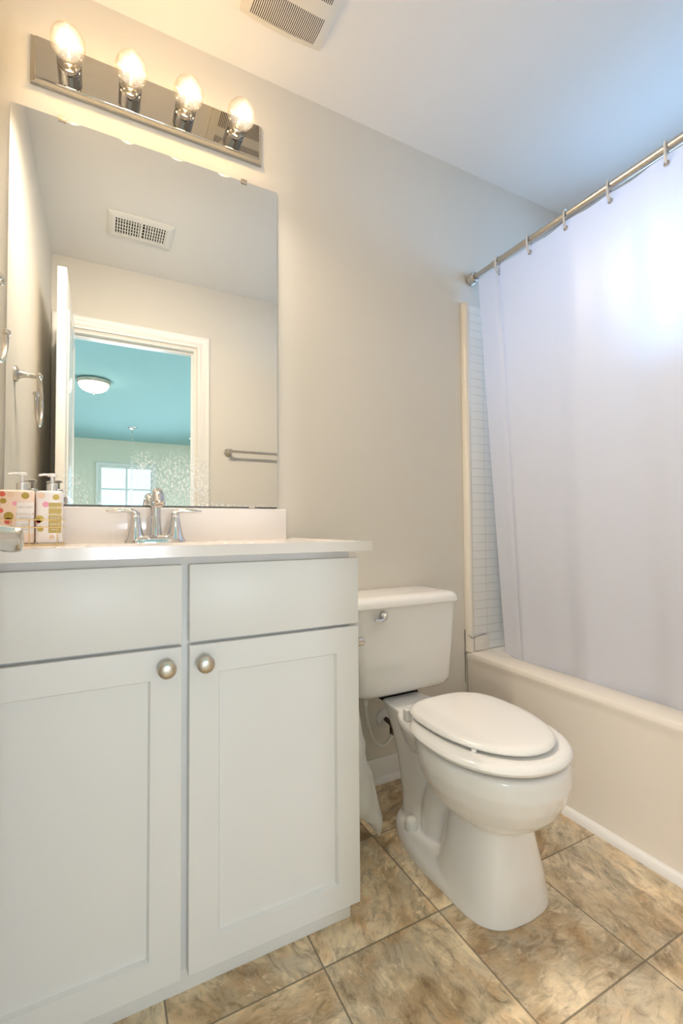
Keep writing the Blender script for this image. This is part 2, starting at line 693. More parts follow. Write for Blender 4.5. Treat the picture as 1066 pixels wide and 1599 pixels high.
def wall_hole(name, axis, c0, c1, u0, u1, v0, v1, holes, m):
    """slab between planes c0..c1 on axis ('x' or 'y'), spanning u (other horizontal) and z, with one rectangular hole"""
    hu0, hu1, hv0, hv1 = holes
    us = [u0, hu0, hu1, u1]
    vs = [v0, hv0, hv1, v1]
    bm = bmesh.new()
    V = {}
    for ci, c in enumerate((c0, c1)):
        for i, u in enumerate(us):
            for j, v in enumerate(vs):
                V[ci, i, j] = bm.verts.new((c, u, v) if axis == 'x' else (u, c, v))
    open_bottom = hv0 <= v0 + 1e-6
    if open_bottom:
        pass
    for ci in (0, 1):
        for i in range(3):
            for j in range(3):
                if (i, j) == (1, 1):
                    continue
                if open_bottom and j == 0:
                    continue
                q = [V[ci, i, j], V[ci, i + 1, j], V[ci, i + 1, j + 1], V[ci, i, j + 1]]
                bm.faces.new(q if ci else q[::-1])
    j0 = 1 if open_bottom else 0

    def quad(a, b):
        bm.faces.new((V[0, a[0], a[1]], V[0, b[0], b[1]], V[1, b[0], b[1]], V[1, a[0], a[1]]))
    for i in range(3):
        if not (open_bottom and i == 1):
            quad((i, j0), (i + 1, j0))
        quad((i, 3), (i + 1, 3))
    for j in range(j0, 3):
        quad((0, j), (0, j + 1))
        quad((3, j), (3, j + 1))
    if not open_bottom:
        quad((1, 1), (2, 1))
    quad((1, 2), (2, 2))
    quad((1, 1), (1, 2))
    quad((2, 1), (2, 2))
    loose = [v for v in bm.verts if not v.link_faces]
    bmesh.ops.delete(bm, geom=loose, context='VERTS')
    return struct(obj(name, bm, m, smooth=False))


def remeshed(name, bm, m, parent, voxel, smooth_iter=6):
    """fuse overlapping closed shapes into one continuous skin"""
    bmesh.ops.recalc_face_normals(bm, faces=bm.faces)
    bmesh.ops.translate(bm, verts=bm.verts, vec=-origin_of(parent))
    me = bpy.data.meshes.new(name + '_raw')
    bm.to_mesh(me)
    bm.free()
    t = bpy.data.objects.new(name + '_raw', me)
    C.objects.link(t)
    r = t.modifiers.new('r', 'REMESH')
    r.mode = 'VOXEL'
    r.voxel_size = voxel
    s = t.modifiers.new('s', 'SMOOTH')
    s.iterations = smooth_iter
    s.factor = 0.5
    dg = bpy.context.evaluated_depsgraph_get()
    me2 = bpy.data.meshes.new_from_object(t.evaluated_get(dg))
    bpy.data.objects.remove(t)
    bpy.data.meshes.remove(me)
    bm = bmesh.new()
    bm.from_mesh(me2)
    ob_z = origin_of(parent).z
    r = bmesh.ops.bisect_plane(bm, geom=bm.verts[:] + bm.edges[:] + bm.faces[:], plane_co=(0, 0, 0.0004 - ob_z), plane_no=(0, 0, -1), clear_outer=True)
    bmesh.ops.holes_fill(bm, edges=[e for e in bm.edges if len(e.link_faces) == 1])
    bm.to_mesh(me2)
    bm.free()
    me2.name = name
    me2.materials.clear()
    return link(name, me2, m, parent, True)


# ------------------------------------------------------------------ room shell
LX, RX, FY, H = -0.252, 2.09, -1.498, 2.44
HY = -7.4     # far wall of the hall
struct(boxo('floor', LX - 0.1, RX + 0.1, -1.62, 0.1, -0.08, 0, floor_tile))
struct(boxo('ceiling', LX - 0.1, RX + 0.1, -1.61, 0.1, H, H + 0.1, ceil_paint))
struct(boxo('wall_back', LX - 0.1, RX + 0.1, 0, 0.1, 0, H, wall_paint))
struct(boxo('wall_left', LX - 0.1, LX, -1.498, 0, 0, H, wall_paint))
wall_hole('wall_right', 'x', RX, RX + 0.1, -1.498, 0, 0, H, (-0.98, -0.26, 1.64, 2.22), wall_paint)
wall_hole('wall_front', 'y', FY - 0.11, FY, LX - 0.1, RX + 0.1, 0, H, (-0.172, 0.516, 0, 2.035), wall_paint)
# hall beyond the door
struct(boxo('floor_hall', -1.6, 3.4, HY, -1.62, -0.08, 0, carpet))
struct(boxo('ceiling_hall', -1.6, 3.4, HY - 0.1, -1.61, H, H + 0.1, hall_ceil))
wall_hole('wall_hall_far', 'y', HY - 0.1, HY, -1.6, 3.4, 0, H, (-0.02, 0.80, 0.12, 1.975), hall_paint)
struct(boxo('wall_hall_left', -1.7, -1.6, HY - 0.1, -1.61, 0, H, hall_paint))
struct(boxo('wall_hall_right', 3.4, 3.5, HY - 0.1, -1.61, 0, H, hall_paint))


# baseboard with ogee top and shoe moulding
def baseboard(name, p0, p1, inward, ends=True):
    bm = bmesh.new()
    prof = [(0, 0), (0.028, 0), (0.027, 0.009), (0.022, 0.016), (0.0135, 0.019), (0.012, 0.056), (0.010, 0.061), (0.0105, 0.066), (0.007, 0.072), (0.004, 0.080), (0, 0.080)]
    inw = Vector(inward)
    rings = [[Vector(p) + inw * a + Vector((0, 0, b)) for a, b in prof] for p in (p0, p1)]
    loft(bm, rings)
    return struct(obj(name, bm, white_trim))


baseboard('baseboard_back', (0.5345, 0, 0), (1.328, 0, 0), (0, -1, 0))
baseboard('baseboard_front', (0.600, FY, 0), (1.326, FY, 0), (0, 1, 0))
baseboard('baseboard_left', (LX, -0.50, 0), (LX, FY, 0), (1, 0, 0))
# quarter round along the foot of the bathtub
bm = bmesh.new()
qr = [(0, 0)] + [(0.016 * cos(a), 0.026 * sin(a)) for a in [i * pi / 12 for i in range(7)]]
loft(bm, [[Vector((1.334 - a, y, b)) for a, b in qr] for y in (-0.030, -1.467)])
struct(obj('trim_1', bm, white_trim))

# door casing, jamb and leaf
cas = [(0, 0), (0, 0.011), (0.012, 0.013), (0.017, 0.010), (0.045, 0.013), (0.052, 0.018), (0.066, 0.019), (0.070, 0.016), (0.070, 0)]


def casing(name, x0, x1, z0, z1, y, ny, m, closed=False):
    bm = bmesh.new()
    if ny > 0:   # faces +y: left-hand path so offset goes outward
        path = [(x1, y, z0), (x1, y, z1), (x0, y, z1), (x0, y, z0)]
    else:
        path = [(x0, y, z0), (x0, y, z1), (x1, y, z1), (x1, y, z0)]
    nrm = Vector((0, 1 if ny > 0 else -1, 0))
    # outward side check
    d = (Vector(path[1]) - Vector(path[0])).normalized()
    s = nrm.cross(d)
    outw = Vector(path[0]) - Vector(((x0 + x1) / 2, y, z0))
    sgn = 1 if s.dot(outw) > 0 else -1
    sweep_mitre(bm, path, [(a * sgn, b) for a, b in cas], nrm)
    return struct(obj(name, bm, m))


casing('trim_2', -0.178, 0.527, 0, 2.046, FY, 1, white_trim)
casing('trim_3', -0.178, 0.527, 0, 2.046, FY - 0.11, -1, white_trim)
bm = bmesh.new()
sweep_mitre(bm, [(0.516, FY - 0.11, 0), (0.516, FY - 0.11, 2.035), (-0.172, FY - 0.11, 2.035), (-0.172, FY - 0.11, 0)],
            [(0.0005, 0.0005), (-0.012, 0.0005), (-0.012, 0.060), (-0.022, 0.060), (-0.022, 0.074), (-0.012, 0.074), (-0.012, 0.1095), (0.0005, 0.1095)], (0, 1, 0))
struct(obj('trim_4', bm, white_trim))

# the open door: swings in along the left wall
DX0, DX1, DY0, DY1 = -0.172, -0.137, FY + 0.012, -0.800
door = struct(bpy.data.objects.new('door_1', None))
C.objects.link(door)
door.location = (DX0, DY0, 0)
bm = bmesh.new()
box(bm, DX0, DX1, DY0, DY1, 0.012, 2.035)
# moulded panels on the room-side face
ff = max(bm.faces, key=lambda f: f.calc_center_median().x)
obj('door_leaf', bm, door_white, door, bevel=0.0015)
for z0, z1 in ((0.22, 0.92), (1.06, 1.90)):
    bm = bmesh.new()
    y0, y1 = DY0 + 0.11, DY1 - 0.11
    rings = []
    for s, hh in ((0, -0.001), (0.0, 0.003), (0.008, 0.006), (0.020, 0.002), (0.030, 0.001), (0.034, -0.001)):
        rings.append([Vector((DX1 + hh, y, z)) for y, z in ((y0 + s, z0 + s), (y1 - s, z0 + s), (y1 - s, z1 - s), (y0 + s, z1 - s))])
    loft(bm, rings, cap0=False, cap1=False, closed=True)
    obj('panel_moulding', bm, door_white, door, smooth=False)
bm = bmesh.new()
lathe(bm, [(0.031, 0), (0.031, 0.004), (0.026, 0.010), (0.013, 0.014), (0.011, 0.018), (0.011, 0.044), (0.0125, 0.047), (0.0135, 0.056), (0.0125, 0.0620), (0.009, 0.0635)], (DX1, -0.868, 0.915), (1, 0, 0), 28)
hnd = obj('door_handle', bm, nickel, door)
bm = bmesh.new()
pts = bez((DX1 + 0.053, -0.862, 0.915), (DX1 + 0.054, -0.90, 0.917), (DX1 + 0.053, -0.95, 0.921), (DX1 + 0.052, -0.985, 0.917), 12)
tube(bm, pts, [(0.011, 0.0135), (0.010, 0.0135)] + [(0.0085 - 0.0003 * i, 0.0125 - 0.0002 * i) for i in range(11)], 16)
obj('lever', bm, nickel, hnd)

# hall window
win = struct(thing('window_1', 'hall window', 'x', (0.39, HY, 0.12)))
del win['label'], win['category']
casing('trim_5', -0.02, 0.80, 0.12, 1.975, HY, 1, white_trim)


def window(parent, axis, c, u0, u1, v0, v1, nu, nv, m, fr=0.035):
    def b(u_a, u_b, v_a, v_b, d0, d1):
        return (c + d0, c + d1, u_a, u_b, v_a, v_b) if axis == 'x' else (u_a, u_b, c + d0, c + d1, v_a, v_b)
    bm = bmesh.new()
    # frame ring
    d0, d1 = -0.06, -0.02
    if axis == 'x':
        d0, d1 = 0.02, 0.06
    outer = [(u0, v0), (u1, v0), (u1, v1), (u0, v1)]
    inner = [(u0 + fr, v0 + fr), (u1 - fr, v0 + fr), (u1 - fr, v1 - fr), (u0 + fr, v1 - fr)]

    def P(uv, d):
        return Vector((c + d, uv[0], uv[1])) if axis == 'x' else Vector((uv[0], c + d, uv[1]))
    loft(bm, [[P(q, d0) for q in outer], [P(q, d1) for q in outer], [P(q, d1) for q in inner], [P(q, d0) for q in inner]], closed=True)
    obj('window_frame', bm, m, parent, smooth=False)
    dm = (d0 + d1) / 2
    for i in range(1, nu):
        u = u0 + fr + (u1 - u0 - 2 * fr) * i / nu
        boxo('muntin', *b(u - 0.015, u + 0.015, v0 + fr, v1 - fr, dm - 0.008, dm + 0.008), m, parent)
    for j in range(1, nv):
        v = v0 + fr + (v1 - v0 - 2 * fr) * j / nv
        boxo('muntin', *b(u0 + fr, u1 - fr, v - 0.015, v + 0.015, dm - 0.0085, dm + 0.0085), m, parent)
    boxo('pane', *b(u0 + fr, u1 - fr, v0 + fr, v1 - fr, dm - 0.002, dm + 0.002), pane_glass, parent)


window(win, 'y', HY, -0.02, 0.80, 0.12, 1.975, 2, 5, white_trim, 0.02)
win2 = struct(bpy.data.objects.new('window_2', None))
C.objects.link(win2)
win2.location = (RX, -0.62, 1.64)
window(win2, 'x', RX, -0.98, -0.26, 1.64, 2.22, 1, 1, white_trim, 0.03)

# ------------------------------------------------------------------ vanity
CBX0, CBX1, CFY = LX + 0.001, 0.5335, -0.474       # cabinet box, face-frame plane
DFY = -0.4952                                       # door faces
van = thing('vanity_cabinet', 'white painted two-door bathroom vanity cabinet with round nickel knobs', 'cabinet', (0.14, -0.24, 0))
bm = bmesh.new()
box(bm, CBX0, CBX1, CFY, -0.002, 0.048, 0.8686)
obj('carcass', bm, cab_white, van, bevel=0.001)
boxo('toe_kick', CBX0, CBX1, -0.4686, -0.002, 0.0, 0.0478, cab_white, van, bevel=0.001)


def shaker(name, x0, x1, z0, z1, fr=0.058, dep=0.009):
    bm = bmesh.new()
    yb, yf = CFY - 0.0005, DFY
    O = [(x0, z0), (x1, z0), (x1, z1), (x0, z1)]
    I = [(x0 + fr, z0 + fr), (x1 - fr, z0 + fr), (x1 - fr, z1 - fr), (x0 + fr, z1 - fr)]
    e = 0.0015
    O2 = [(x0 + e, z0 + e), (x1 - e, z0 + e), (x1 - e, z1 - e), (x0 + e, z1 - e)]
    s = 0.004
    I2 = [(x0 + fr + s, z0 + fr + s), (x1 - fr - s, z0 + fr + s), (x1 - fr - s, z1 - fr - s), (x0 + fr + s, z1 - fr - s)]

    def R(q, y):
        return [Vector((a, y, b)) for a, b in q]
    loft(bm, [R(O, yb), R(O, yf + e), R(O2, yf), R(I, yf), R(I2, yf + dep)])
    return obj(name, bm, cab_white, van, smooth=False)


for x0, x1, kx in ((-0.242, 0.145, 0.1145), (0.1585, 0.5462, 0.187)):
    d = shaker('door', x0, x1, 0.048, 0.690)
    bm = bmesh.new()
    lathe(bm, [(0.009, -0.001), (0.0085, 0.003), (0.006, 0.007), (0.0055, 0.013), (0.009, 0.016), (0.0155, 0.019), (0.0172, 0.0225), (0.0165, 0.026), (0.0135, 0.0285), (0.008, 0.0300), (0.002, 0.0305)], (kx, DFY, 0.655), (0, -1, 0), 32)
    obj('knob', bm, nickel, d)
    boxo('drawer_front', x0, x1, DFY, CFY - 0.0005, 0.697, 0.852, cab_white, van, bevel=0.0018, seg=2)

# vanity top with raised lip, oval bowl and backsplash
vt = thing('bathroom_countertop', 'glossy white cultured marble vanity top with backsplash on the cabinet', 'countertop', (0.14, -0.26, 0.866))
TX0, TX1, TY0 = LX + 0.001, 0.5737, -0.5167
bm = bmesh.new()
nx, ny = 60, 40
deck = 0.8850
grid = {}
for i in range(nx + 1):
    for j in range(ny + 1):
        x = TX0 + (TX1 - TX0) * i / nx
        y = TY0 + (-0.001 - TY0) * j / ny
        z = deck
        fy = y - TY0
        if fy < 0.03:
            t = min(1, max(0, (0.03 - fy) / 0.02))
            z = deck + 0.0067 * t
        rgt = TX1 - x
        if rgt < 0.03:
            t = min(1, max(0, (0.03 - rgt) / 0.02))
            z = max(z, deck + 0.005 * t)
        d2 = ((x - 0.134) / 0.21) ** 2 + ((y + 0.29) / 0.155) ** 2
        if d2 < 1:
            z = deck - 0.0 - 0.13 * (1 - d2) ** 0.45
        grid[i, j] = bm.verts.new((x, y, z))
for i in range(nx):
    for j in range(ny):
        bm.faces.new((grid[i, j], grid[i + 1, j], grid[i + 1, j + 1], grid[i, j + 1]))
zb = 0.8690
per = [(i, 0) for i in range(nx)] + [(nx, j) for j in range(ny)] + [(i, ny) for i in range(nx, 0, -1)] + [(0, j) for j in range(ny, 0, -1)]
e_in = 0.003
low = []
for (i, j) in per:
    v = grid[i, j].co
    low.append(bm.verts.new((v.x, v.y, zb)))
n = len(per)
for k in range(n):
    a, b = grid[per[k]], grid[per[(k + 1) % n]]
    bm.faces.new((a, low[k], low[(k + 1) % n], b))
edge_e = [e for e in bm.edges if len(e.link_faces) == 2 and e.calc_face_angle(0) > radians(60) and e.verts[0].co.z > 0.88]
bmesh.ops.bevel(bm, geom=edge_e, offset=0.0035, segments=3, affect='EDGES', profile=0.5)
bmesh.ops.holes_fill(bm, edges=[e for e in bm.edges if len(e.link_faces) == 1])
obj('countertop_slab', bm, marble, vt)
boxo('backsplash', TX0, 0.5443, -0.020, -0.001, deck - 0.001, 0.9845, marble, vt, bevel=0.003, seg=3)
bm = bmesh.new()
lathe(bm, [(0.022, 0), (0.022, 0.003), (0.017, 0.004), (0.012, 0.002)], (0.134, -0.29, deck - 0.1305), (0, 0, 1), 24)
obj('drain', bm, chrome, vt)

# ------------------------------------------------------------------ faucet
FX, FYY, FZ = 0.134, -0.092, deck
fa = thing('faucet', 'chrome two-handle faucet standing on the white vanity top', 'faucet', (FX, FYY, FZ))
bm = bmesh.new()
rings = []
for s, z in ((1.0, 0), (1.0, 0.006), (0.96, 0.010), (0.80, 0.017), (0.62, 0.021)):
    rings.append(egg(FX, FYY, FZ + z, 0.079 * (0.35 + 0.65 * s), 0.028 * s, 0.028 * s, 3.2, 40))
loft(bm, rings)
obj('base_plate', bm, chrome, fa)
bm = bmesh.new()
# spout: tapered riser that arcs over towards the bowl
pts = catmull([(FX, FYY + 0.006, FZ + 0.010), (FX, FYY + 0.008, FZ + 0.040), (FX, FYY + 0.009, FZ + 0.085), (FX, FYY + 0.004, FZ + 0.118), (FX, FYY - 0.014, FZ + 0.135), (FX, FYY - 0.040, FZ + 0.136), (FX, FYY - 0.064, FZ + 0.124), (FX, FYY - 0.076, FZ + 0.104)], 5)
m_ = len(pts) - 1
rads = []
for i in range(m_ + 1):
    t = i / m_
    ra = 0.0195 - 0.0065 * min(1, t / 0.42) + 0.0040 * max(0, (t - 0.5) / 0.5)
    rads.append((ra, ra * 0.95))
tube(bm, pts, rads, 20)
sp_ = obj('spout', bm, chrome, fa)
bm = bmesh.new()
lathe(bm, [(0.0125, -0.002), (0.0125, 0.004), (0.0100, 0.0055), (0.008, 0.004)], (FX, FYY - 0.0760, FZ + 0.104), (0, -0.45, -0.89), 20)
obj('aerator', bm, nickel, sp_)
bm = bmesh.new()
tube(bm, [(FX, FYY + 0.026, FZ + 0.012), (FX, FYY + 0.026, FZ + 0.060)], 0.0025, 10)
lathe(bm, [(0.001, 0), (0.005, 0.002), (0.0055, 0.006), (0.003, 0.010), (0.0005, 0.011)], (FX, FYY + 0.026, FZ + 0.058), (0, 0, 1), 14)
obj('lift_rod', bm, chrome, fa)
for sgn in (-1, 1):
    hx = FX + sgn * 0.0515
    bm = bmesh.new()
    lathe(bm, [(0.0245, 0.012), (0.0225, 0.018), (0.0185, 0.034), (0.0150, 0.052), (0.0125, 0.068), (0.0115, 0.072), (0.0122, 0.073), (0.0122, 0.081), (0.0100, 0.085), (0.004, 0.088)], (hx, FYY, FZ - 0.002), (0, 0, 1), 28)
    hb = obj('handle', bm, chrome, fa)
    bm = bmesh.new()
    pts = catmull([(hx - sgn * 0.006, FYY, FZ + 0.082), (hx + sgn * 0.012, FYY, FZ + 0.0885), (hx + sgn * 0.032, FYY - 0.001, FZ + 0.0885), (hx + sgn * 0.055, FYY - 0.002, FZ + 0.0865), (hx + sgn * 0.0715, FYY - 0.002, FZ + 0.0860)], 5)
    mm = len(pts) - 1
    tube(bm, pts, [((0.0075 + 0.002 * sin(pi * i / mm)) * (1 if i < mm - 3 else 0.55 + 0.15 * (mm - i)), 0.0042 + 0.0024 * sin(pi * min(1, 1.15 * i / mm)) - 0.0016 * (i == mm)) for i in range(mm + 1)], 14)
    obj('lever', bm, chrome, hb)

# ------------------------------------------------------------------ mirror
MX0, MX1, MZ0, MZ1 = -0.2225, 0.5174, 0.9885, 2.0571
mi = thing('wall_mirror', 'large frameless rectangular mirror above the vanity with water spots', 'mirror', (0.147, 0, MZ0))
bm = bmesh.new()
box(bm, MX0, MX1, -0.006, -0.0008, MZ0, MZ1)
me = bpy.data.meshes.new('glass')
bmesh.ops.translate(bm, verts=bm.verts, vec=-Vector(mi.location))
bmesh.ops.recalc_face_normals(bm, faces=bm.faces)
bm.to_mesh(me)
bm.free()
g = link('glass', me, mirror_silver, mi, False)
me.materials.append(mirror_edge)
for p in me.polygons:
    if p.normal.y > -0.9:
        p.material_index = 1
# object-space texture of the mirror is in metres about the thing's base
mp_off = (0.147, 0, MZ0)
for nd in mirror_silver.node_tree.nodes:
    if nd.type == 'MAPPING' and nd.inputs['Scale'].default_value[1] == 0:
        s = nd.inputs['Scale'].default_value
        l = nd.inputs['Location'].default_value
        nd.inputs['Location'].default_value = (l[0] + mp_off[0] * s[0], 0, l[2] + mp_off[2] * s[2])
boxo('bottom_channel', MX0 + 0.005, MX1 - 0.001, -0.0072, -0.0062, MZ0 - 0.0005, MZ0 + 0.0022, mirror_black, mi)
for cx, cz, top in ((-0.105, MZ1, True), (0.405, MZ1, True), (0.430, MZ0, False)):
    bm = bmesh.new()
    if top:
        prof = [(-0.0008, 0.006), (-0.009, 0.005), (-0.0105, 0.001), (-0.0095, -0.009), (-0.0065, -0.009), (-0.0072, 0.0005), (-0.0008, 0.0010)]
    else:
        prof = [(-0.0215, -0.002), (-0.0095, -0.002), (-0.0100, 0.006), (-0.0085, 0.006), (-0.0078, -0.0005), (-0.0215, -0.0005)]
        prof = [(-0.0078, -0.003), (-0.0095, -0.002), (-0.0100, 0.005), (-0.0085, 0.005), (-0.0078, 0.001)]
    loft(bm, [[Vector((x, a, cz + b)) for a, b in prof] for x in (cx - 0.0095, cx + 0.0095)])
    obj('mirror_clip', bm, nickel, mi)

# ------------------------------------------------------------------ vanity light
BX0, BX1 = -0.180, 0.4645
vl = thing('vanity_light', 'chrome vanity light bar with four clear globe bulbs above the mirror', 'light', (0.142, 0, 2.19))
bm = bmesh.new()
prof_r = [(0, 0.0, -0.001), (0, 0.0, -0.007), (0.012, 0.013, -0.020), (0.013, 0.014, -0.024)]
rings = []
for ix, iz, y in prof_r:
    rings.append([Vector((x, y, z)) for x, z in ((BX0 + ix, 2.128 + iz * 0.1), (BX1 - ix, 2.128 + iz * 0.1), (BX1 - ix, 2.262 - iz), (BX0 + ix, 2.262 - iz))])
loft(bm, rings)
obj('backplate', bm, bar_chrome, vl, smooth=False, bevel=0.0008)
bm = bmesh.new()
tube(bm, [(BX0 + 0.013, -0.0245, 2.1335), (BX1 - 0.013, -0.0245, 2.1335)], 0.0045, 14)
obj('rolled_edge', bm, bar_chrome, vl)
for bx in (-0.0865, 0.0638, 0.2142, 0.3680):
    zc = 2.182
    bm = bmesh.new()
    lathe(bm, [(0.0295, -0.024), (0.0295, -0.045), (0.0285, -0.046), (0.0295, -0.047), (0.0295, -0.056), (0.0285, -0.058), (0.0172, -0.0585)], (bx, 0, zc), (0, 1, 0), 32)
    obj('socket', bm, socket_chrome, vl)
    bm = bmesh.new()
    R_ = 0.0415
    yc = -0.110
    prof = [(0.0168, -0.0592), (0.0170, -0.061), (0.0200, -0.069)]
    a0 = math.asin(0.0255 / R_)
    for k in range(15):
        a = a0 + (pi - a0) * k / 14
        prof.append((R_ * sin(a), yc + R_ * cos(a)))
    lathe(bm, prof, (bx, 0, zc), (0, 1, 0), 32, cap0=True)
    bulb = obj('bulb', bm, bulb_glass, vl, sharp=False)
    bm = bmesh.new()
    tube(bm, [(bx - 0.010, -0.101, zc), (bx - 0.005, -0.110, zc + 0.003), (bx, -0.113, zc), (bx + 0.005, -0.110, zc + 0.003), (bx + 0.010, -0.101, zc)], 0.0042, 10)
    obj('filament', bm, filament, bulb)
    bm = bmesh.new()
    lathe(bm, [(0.004, -0.060), (0.0035, -0.080), (0.002, -0.090)], (bx, 0, zc), (0, 1, 0), 10)
    obj('filament_stem', bm, white_plastic, bulb)
    pl = bpy.data.lights.new('bulb_light', 'POINT')
    pl.energy = 0.10
    pl.color = (1.0, 0.65, 0.26)
    pl.shadow_soft_size = 0.012
    po = bpy.data.objects.new('bulb_light', pl)
    po.location = (bx, yc, zc)
    C.objects.link(po)
    # added fill spot at the bulb, aimed down to brighten the room
    sl = bpy.data.lights.new('bulb_fill_spot', 'SPOT')
    sl.energy = 5.0
    sl.color = (1.0, 0.88, 0.77)
    sl.spot_size = radians(158)
    sl.spot_blend = 1.0
    sl.shadow_soft_size = 0.012
    so = bpy.data.objects.new('bulb_fill_spot', sl)
    so.location = (bx, yc - 0.006, zc)
    so.rotation_euler = Vector((0.10, -1, -1.15)).to_track_quat('-Z', 'Y').to_euler()
    C.objects.link(so)

# ------------------------------------------------------------------ ceiling exhaust fan
fanx0, fanx1, fany0, fany1 = 0.345, 0.602, -0.172, -0.455
fan = thing('exhaust_fan', 'domed plastic exhaust fan grille with slots on the ceiling near the light bar', 'fan', (0.473, -0.31, H))


def fan_z(x, y):
    u = (x - 0.4735) / 0.1285
    v = (y + 0.3135) / 0.1415
    e = max(0.0, 1 - abs(v) ** 3.2) * max(0.0, 1 - abs(u) ** 6 * 0.55)
    return H - 0.004 - 0.022 * e


NS = 36
s0, s1 = 0.372, 0.575
xs = [fanx0, 0.350, 0.360]
for k in range(NS):
    a = s0 + (s1 - s0) * k / NS
    xs += [a, a + (s1 - s0) / NS * 0.42]
xs += [s1, 0.588, 0.597, fanx1]
ys = [-0.172, -0.176, -0.183, -0.190, -0.205, -0.22, -0.24, -0.26, -0.277, -0.30, -0.32, -0.345, -0.37, -0.40, -0.415, -0.435, -0.445, -0.455]
bm = bmesh.new()
gv = {}
for i, x in enumerate(xs):
    for j, y in enumerate(ys):
        bow = 0.010 * (1 - ((x - 0.4735) / 0.1285) ** 2)
        yy = y + bow * max(0, (y + 0.3135) / 0.1415) ** 2
        gv[i, j] = bm.verts.new((x, yy, fan_z(x, y)))
for i in range(len(xs) - 1):
    for j in range(len(ys) - 1):
        slot = i >= 3 and (i - 3) % 2 == 0 and (i - 3) // 2 < NS
        inrow = (-0.277 < ys[j] <= -0.190) or (-0.400 < ys[j] <= -0.320)
        if slot and inrow:
            continue
        bm.faces.new((gv[i, j], gv[i, j + 1], gv[i + 1, j + 1], gv[i + 1, j]))
# rim up to the ceiling
per = [(i, 0) for i in range(len(xs))] + [(len(xs) - 1, j) for j in range(1, len(ys))] + [(i, len(ys) - 1) for i in range(len(xs) - 2, -1, -1)] + [(0, j) for j in range(len(ys) - 2, 0, -1)]
upv = [bm.verts.new((gv[p].co.x, gv[p].co.y, H - 0.0003)) for p in per]
for k in range(len(per)):
    k2 = (k + 1) % len(per)
    bm.faces.new((gv[per[k]], gv[per[k2]], upv[k2], upv[k]))
o = obj('grille', bm, fan_plastic, fan, sharp=True)
boxo('housing', fanx0 + 0.010, fanx1 - 0.010, fany1 + 0.010, -0.180, H - 0.0038, H - 0.0006, dark_gap, fan)

# ceiling register near the door (seen in the mirror)
vent = thing('ceiling_vent', 'white louvred air register on the ceiling, reflected in the mirror', 'vent', (0.168, -1.055, H))
bm = bmesh.new()
loft(bm, [rrect(0.014, 0.322, -1.165, -0.955, H - 0.0005, 0.004), rrect(0.014, 0.322, -1.165, -0.955, H - 0.004, 0.004), rrect(0.026, 0.310, -1.153, -0.967, H - 0.011, 0.004), rrect(0.050, 0.286, -1.128, -0.992, H - 0.011, 0.003), rrect(0.052, 0.284, -1.126, -0.994, H - 0.0005, 0.003)], closed=True)
obj('face_frame', bm, white_trim, vent)
boxo('duct_opening', 0.051, 0.285, -1.127, -0.993, H - 0.0018, H - 0.0006, dark_gap, vent)
for k in range(19):
    x = 0.060 + 0.0120 * k + (0.006 if k > 9 else 0)
    w = 0.0058 if k != 9 else 0.011
    boxo('louver', x - w / 2, x + w / 2, -1.129, -0.991, H - 0.0095, H - 0.0022, white_trim, vent)
for k in range(4):
    y = -1.10 + 0.027 * k
    boxo('cross_vane', 0.050, 0.286, y - 0.002, y + 0.002, H - 0.0050, H - 0.0020, white_trim, vent)

# ------------------------------------------------------------------ toilet
TCX = 0.897
to = thing('toilet', 'white two-piece elongated toilet with closed lid beside the vanity', 'toilet', (TCX, -0.40, 0))
bm = bmesh.new()
# bowl
loft(bm, [egg(TCX, -y, z, hx, lf, lb, n) for z, y, hx, lf, lb, n in (
    (0.175, 0.555, 0.060, 0.075, 0.08, 2.2), (0.200, 0.555, 0.090, 0.112, 0.11, 2.2), (0.222, 0.555, 0.122, 0.148, 0.14, 2.15), (0.250, 0.553, 0.146, 0.178, 0.165, 2.1), (0.285, 0.55, 0.163, 0.199, 0.185, 2.1),
    (0.320, 0.55, 0.171, 0.209, 0.198, 2.1), (0.346, 0.55, 0.172, 0.207, 0.204, 2.1), (0.361, 0.55, 0.168, 0.205, 0.200, 2.1), (0.365, 0.55, 0.160, 0.197, 0.192, 2.1))])
# pedestal column, flaring to the floor
loft(bm, [egg(TCX, -y, z, hx, lf, lb, n) for z, y, hx, lf, lb, n in (
    (0.260, 0.55, 0.080, 0.092, 0.085, 2.6), (0.205, 0.55, 0.084, 0.102, 0.090, 2.7), (0.150, 0.55, 0.093, 0.112, 0.100, 2.8), (0.080, 0.55, 0.107, 0.124, 0.112, 2.9), (0.0, 0.55, 0.124, 0.128, 0.120, 3.0), (-0.03, 0.55, 0.126, 0.130, 0.120, 3.0))])
# foot flange
loft(bm, [egg(TCX, -0.45, z, hx, lf, lb, 2.5, nb=2.2) for z, hx, lf, lb in ((-0.03, 0.127, 0.230, 0.258), (0.018, 0.126, 0.229, 0.257), (0.030, 0.116, 0.220, 0.247), (0.034, 0.085, 0.2, 0.21))])
# trapway bulge
tw = catmull([(TCX, -0.50, 0.245), (TCX, -0.45, 0.215), (TCX, -0.405, 0.175), (TCX, -0.380, 0.12), (TCX, -0.372, 0.05), (TCX, -0.372, -0.03)], 8)
tube(bm, tw, 0.066, 28)
# rear neck
loft(bm, [egg(TCX, -y, z, hx, lf, lb, 3.0) for z, y, hx, lf, lb in ((-0.03, 0.28, 0.060, 0.10, 0.06), (0.10, 0.275, 0.058, 0.10, 0.055), (0.20, 0.265, 0.066, 0.13, 0.06), (0.28, 0.25, 0.074, 0.16, 0.065), (0.335, 0.24, 0.080, 0.18, 0.10), (0.360, 0.24, 0.082, 0.18, 0.12))])
